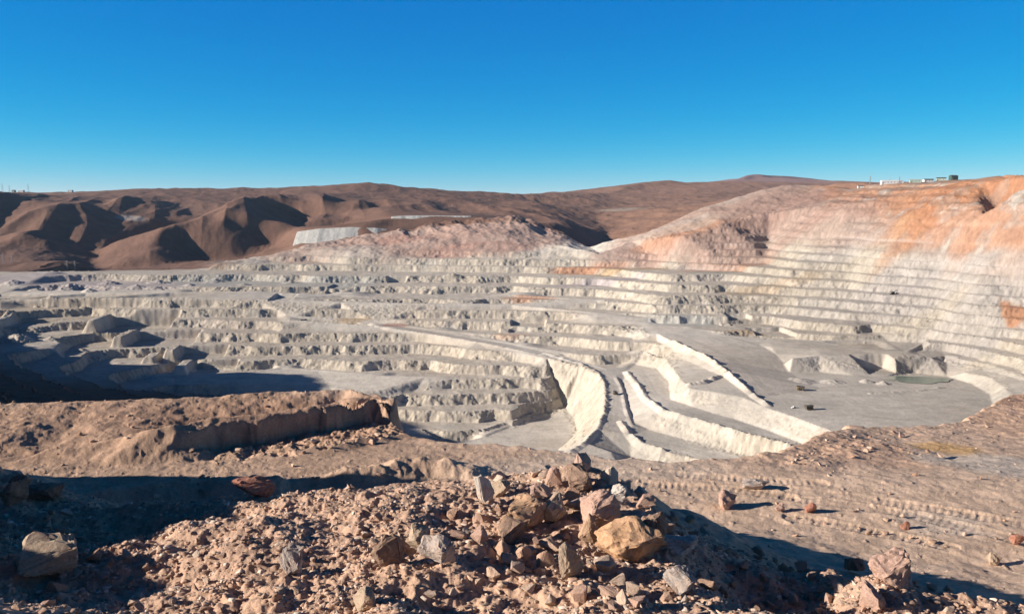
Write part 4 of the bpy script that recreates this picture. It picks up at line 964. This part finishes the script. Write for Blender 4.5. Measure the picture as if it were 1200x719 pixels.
# pond on the pit floor
bm = bmesh.new(); c = atz(1077, 445, -270); rs = np.random.RandomState(3); n = 60
px_ = atz(1112, 445, -270)[0] - c[0]; vs = []
for k in range(n):
    a = 2 * math.pi * k / n; r = 1 + .12 * math.sin(3 * a + 1) + .07 * math.sin(7 * a)
    vs.append(bm.verts.new((c[0] + px_ * r * math.cos(a), c[1] + 26 * r * math.sin(a), -269.3)))
bm.faces.new(vs)
mw, nt_, b_ = nodes('pond_water'); b_.inputs['Base Color'].default_value = (.16, .21, .16, 1); b_.inputs['Roughness'].default_value = .25; b_.inputs['Specular IOR Level'].default_value = .5
me = bpy.data.meshes.new('pond_water'); bm.to_mesh(me); bm.free(); me.materials.append(mw)
o = bpy.data.objects.new('pond_water', me); col.objects.link(o); o['kind'] = 'structure'

# waste dumps of pale fresh rock behind the far rim
def dump(pts, face, depth, label_seed):
    us = [q_[0] for q_ in pts]; n = 160; m_ = 60
    U = np.linspace(us[0], us[-1], n); Vt = np.interp(U, us, [q_[1] for q_ in pts]); Dt = np.interp(U, us, [q_[2] for q_ in pts])
    sg = (U - us[0]) / (us[-1] - us[0]); rows = np.linspace(0, 1, m_)
    Xd = np.zeros((m_, n)); Yd = Xd.copy(); Zd = Xd.copy()
    endk = np.minimum(1, np.minimum(sg, 1 - sg) / .035)
    for i in range(n):
        x, y, z = atD(U[i], Vt[i], Dt[i])
        for j, r_ in enumerate(rows):
            if r_ < .55: k_ = 1 - r_ / .55; Yd[j, i] = y - face * 1.35 * k_; Zd[j, i] = z - face * k_
            else: Yd[j, i] = y + depth * (r_ - .55) / .45; Zd[j, i] = z
            Xd[j, i] = x / y * Yd[j, i] if False else x
            Zd[j, i] -= (1 - endk[i]) * face
    fcm = np.where(rows < .55, 1.0, .2)[:, None]
    Yd += fcm * (3 * fbm(Xd, Zd * .25, 24, 3, off=label_seed) + 9 * fbm(Xd, Zd * .1, 150, 2, off=label_seed)); Zd += fcm * 1.0 * fbm(Xd, Yd, 14, 3, off=3 + label_seed)
    Cd = np.array((.47, .455, .42)) * (1 + .15 * fbm(Xd, Zd * .3, 25, 3, off=9)[..., None])
    grid_mesh('waste_dump', Xd, Yd, Zd, m_pit, Cd)
dump([(344,272,2700),(372,268,2690),(410,266,2680),(440,267,2680),(458,269,2690)], 46, 200, 1)
dump([(455,254,2790),(470,253,2790),(505,252.5,2800),(556,253,2810)], 46, 160, 7)
#==SKY==
# thin dry air between the camera and the far country
bm = bmesh.new(); box(bm, -26000, 26000, -3000, 12950, -420, 430)
hm, nt_, hb = nodes('thin_air'); nt_.nodes.remove(hb)
pv = nt_.nodes.new('ShaderNodeVolumePrincipled'); pv.inputs['Color'].default_value = (.62, .76, .95, 1); pv.inputs['Density'].default_value = 1.5e-5; pv.inputs['Anisotropy'].default_value = 0
nt_.links.new(pv.outputs[0], [n_ for n_ in nt_.nodes if n_.type == 'OUTPUT_MATERIAL'][0].inputs['Volume'])
me = bpy.data.meshes.new('haze'); bm.to_mesh(me); bm.free(); me.materials.append(hm)
o = bpy.data.objects.new('haze', me); col.objects.link(o); o['kind'] = 'stuff'
# ------------------------------------------------------------------ light, sky, camera
SUN_EL, SUN_AZ = R(18.5), R(11)            # sun at the left, a touch behind the camera
sd = Vector((-math.cos(SUN_EL) * math.cos(SUN_AZ), -math.cos(SUN_EL) * math.sin(SUN_AZ), math.sin(SUN_EL)))
ld = bpy.data.lights.new('sun', 'SUN'); ld.energy = 4.9; ld.angle = R(.5); ld.color = (1, .91, .80)
lo = bpy.data.objects.new('sun', ld); col.objects.link(lo); lo.rotation_euler = sd.to_track_quat('Z', 'Y').to_euler()
sc = bpy.context.scene
w = bpy.data.worlds.new('World'); sc.world = w; w.use_nodes = True
nt = w.node_tree; nt.nodes.clear()
sky = N(nt, 'TexSky', sky_type='NISHITA', sun_disc=False)
sky.sun_elevation = SUN_EL; sky.sun_rotation = math.atan2(sd.x, sd.y)
sky.altitude = 3800; sky.air_density = .8; sky.dust_density = .1; sky.ozone_density = 2.0
bg = N(nt, 'Background'); bg.inputs['Strength'].default_value = .086
out = N(nt, 'OutputWorld')
hs = N(nt, 'HueSaturation'); hs.inputs['Saturation'].default_value = 1.4; hs.inputs['Value'].default_value = 1.0
nt.links.new(sky.outputs[0], hs.inputs['Color'])
# thin high-desert air: deeper, more even blue near the horizon, darkening towards the zenith
sp = N(nt, 'SeparateColor'); cb = N(nt, 'CombineColor'); nt.links.new(hs.outputs[0], sp.inputs[0])
for k, (pw, ml) in enumerate(((1.75, .30), (.72, 1.34), (.35, 2.85))):
    a_ = N(nt, 'Math', operation='POWER'); a_.inputs[1].default_value = pw; b_ = N(nt, 'Math', operation='MULTIPLY'); b_.inputs[1].default_value = ml
    nt.links.new(sp.outputs[k], a_.inputs[0]); nt.links.new(a_.outputs[0], b_.inputs[0]); nt.links.new(b_.outputs[0], cb.inputs[k])
tcw = N(nt, 'TexCoord'); sx = N(nt, 'SeparateXYZ'); nt.links.new(tcw.outputs['Generated'], sx.inputs[0])
mr_ = N(nt, 'MapRange', interpolation_type='SMOOTHSTEP'); mr_.inputs['From Min'].default_value = .24; mr_.inputs['From Max'].default_value = .65; mr_.inputs['To Min'].default_value = 1; mr_.inputs['To Max'].default_value = .15
nt.links.new(sx.outputs['Z'], mr_.inputs['Value'])
vs_ = N(nt, 'VectorMath', operation='SCALE'); nt.links.new(cb.outputs[0], vs_.inputs[0]); nt.links.new(mr_.outputs[0], vs_.inputs['Scale']); nt.links.new(vs_.outputs[0], bg.inputs[0]); nt.links.new(bg.outputs[0], out.inputs[0])
cam = bpy.data.cameras.new('camera'); cam.sensor_width = 36; cam.lens = F / 1200 * 36; cam.clip_end = 40000; cam.clip_start = .05
co = bpy.data.objects.new('camera', cam); col.objects.link(co); co.location = (0, 0, 0)
co.rotation_euler = (R(90) - PITCH, 0, 0); sc.camera = co
sc.view_settings.view_transform = 'Standard'; sc.view_settings.look = 'None'; sc.view_settings.exposure = .76
sc.view_settings.gamma = 1
sc.cycles.diffuse_bounces = 2; sc.cycles.volume_bounces = 0
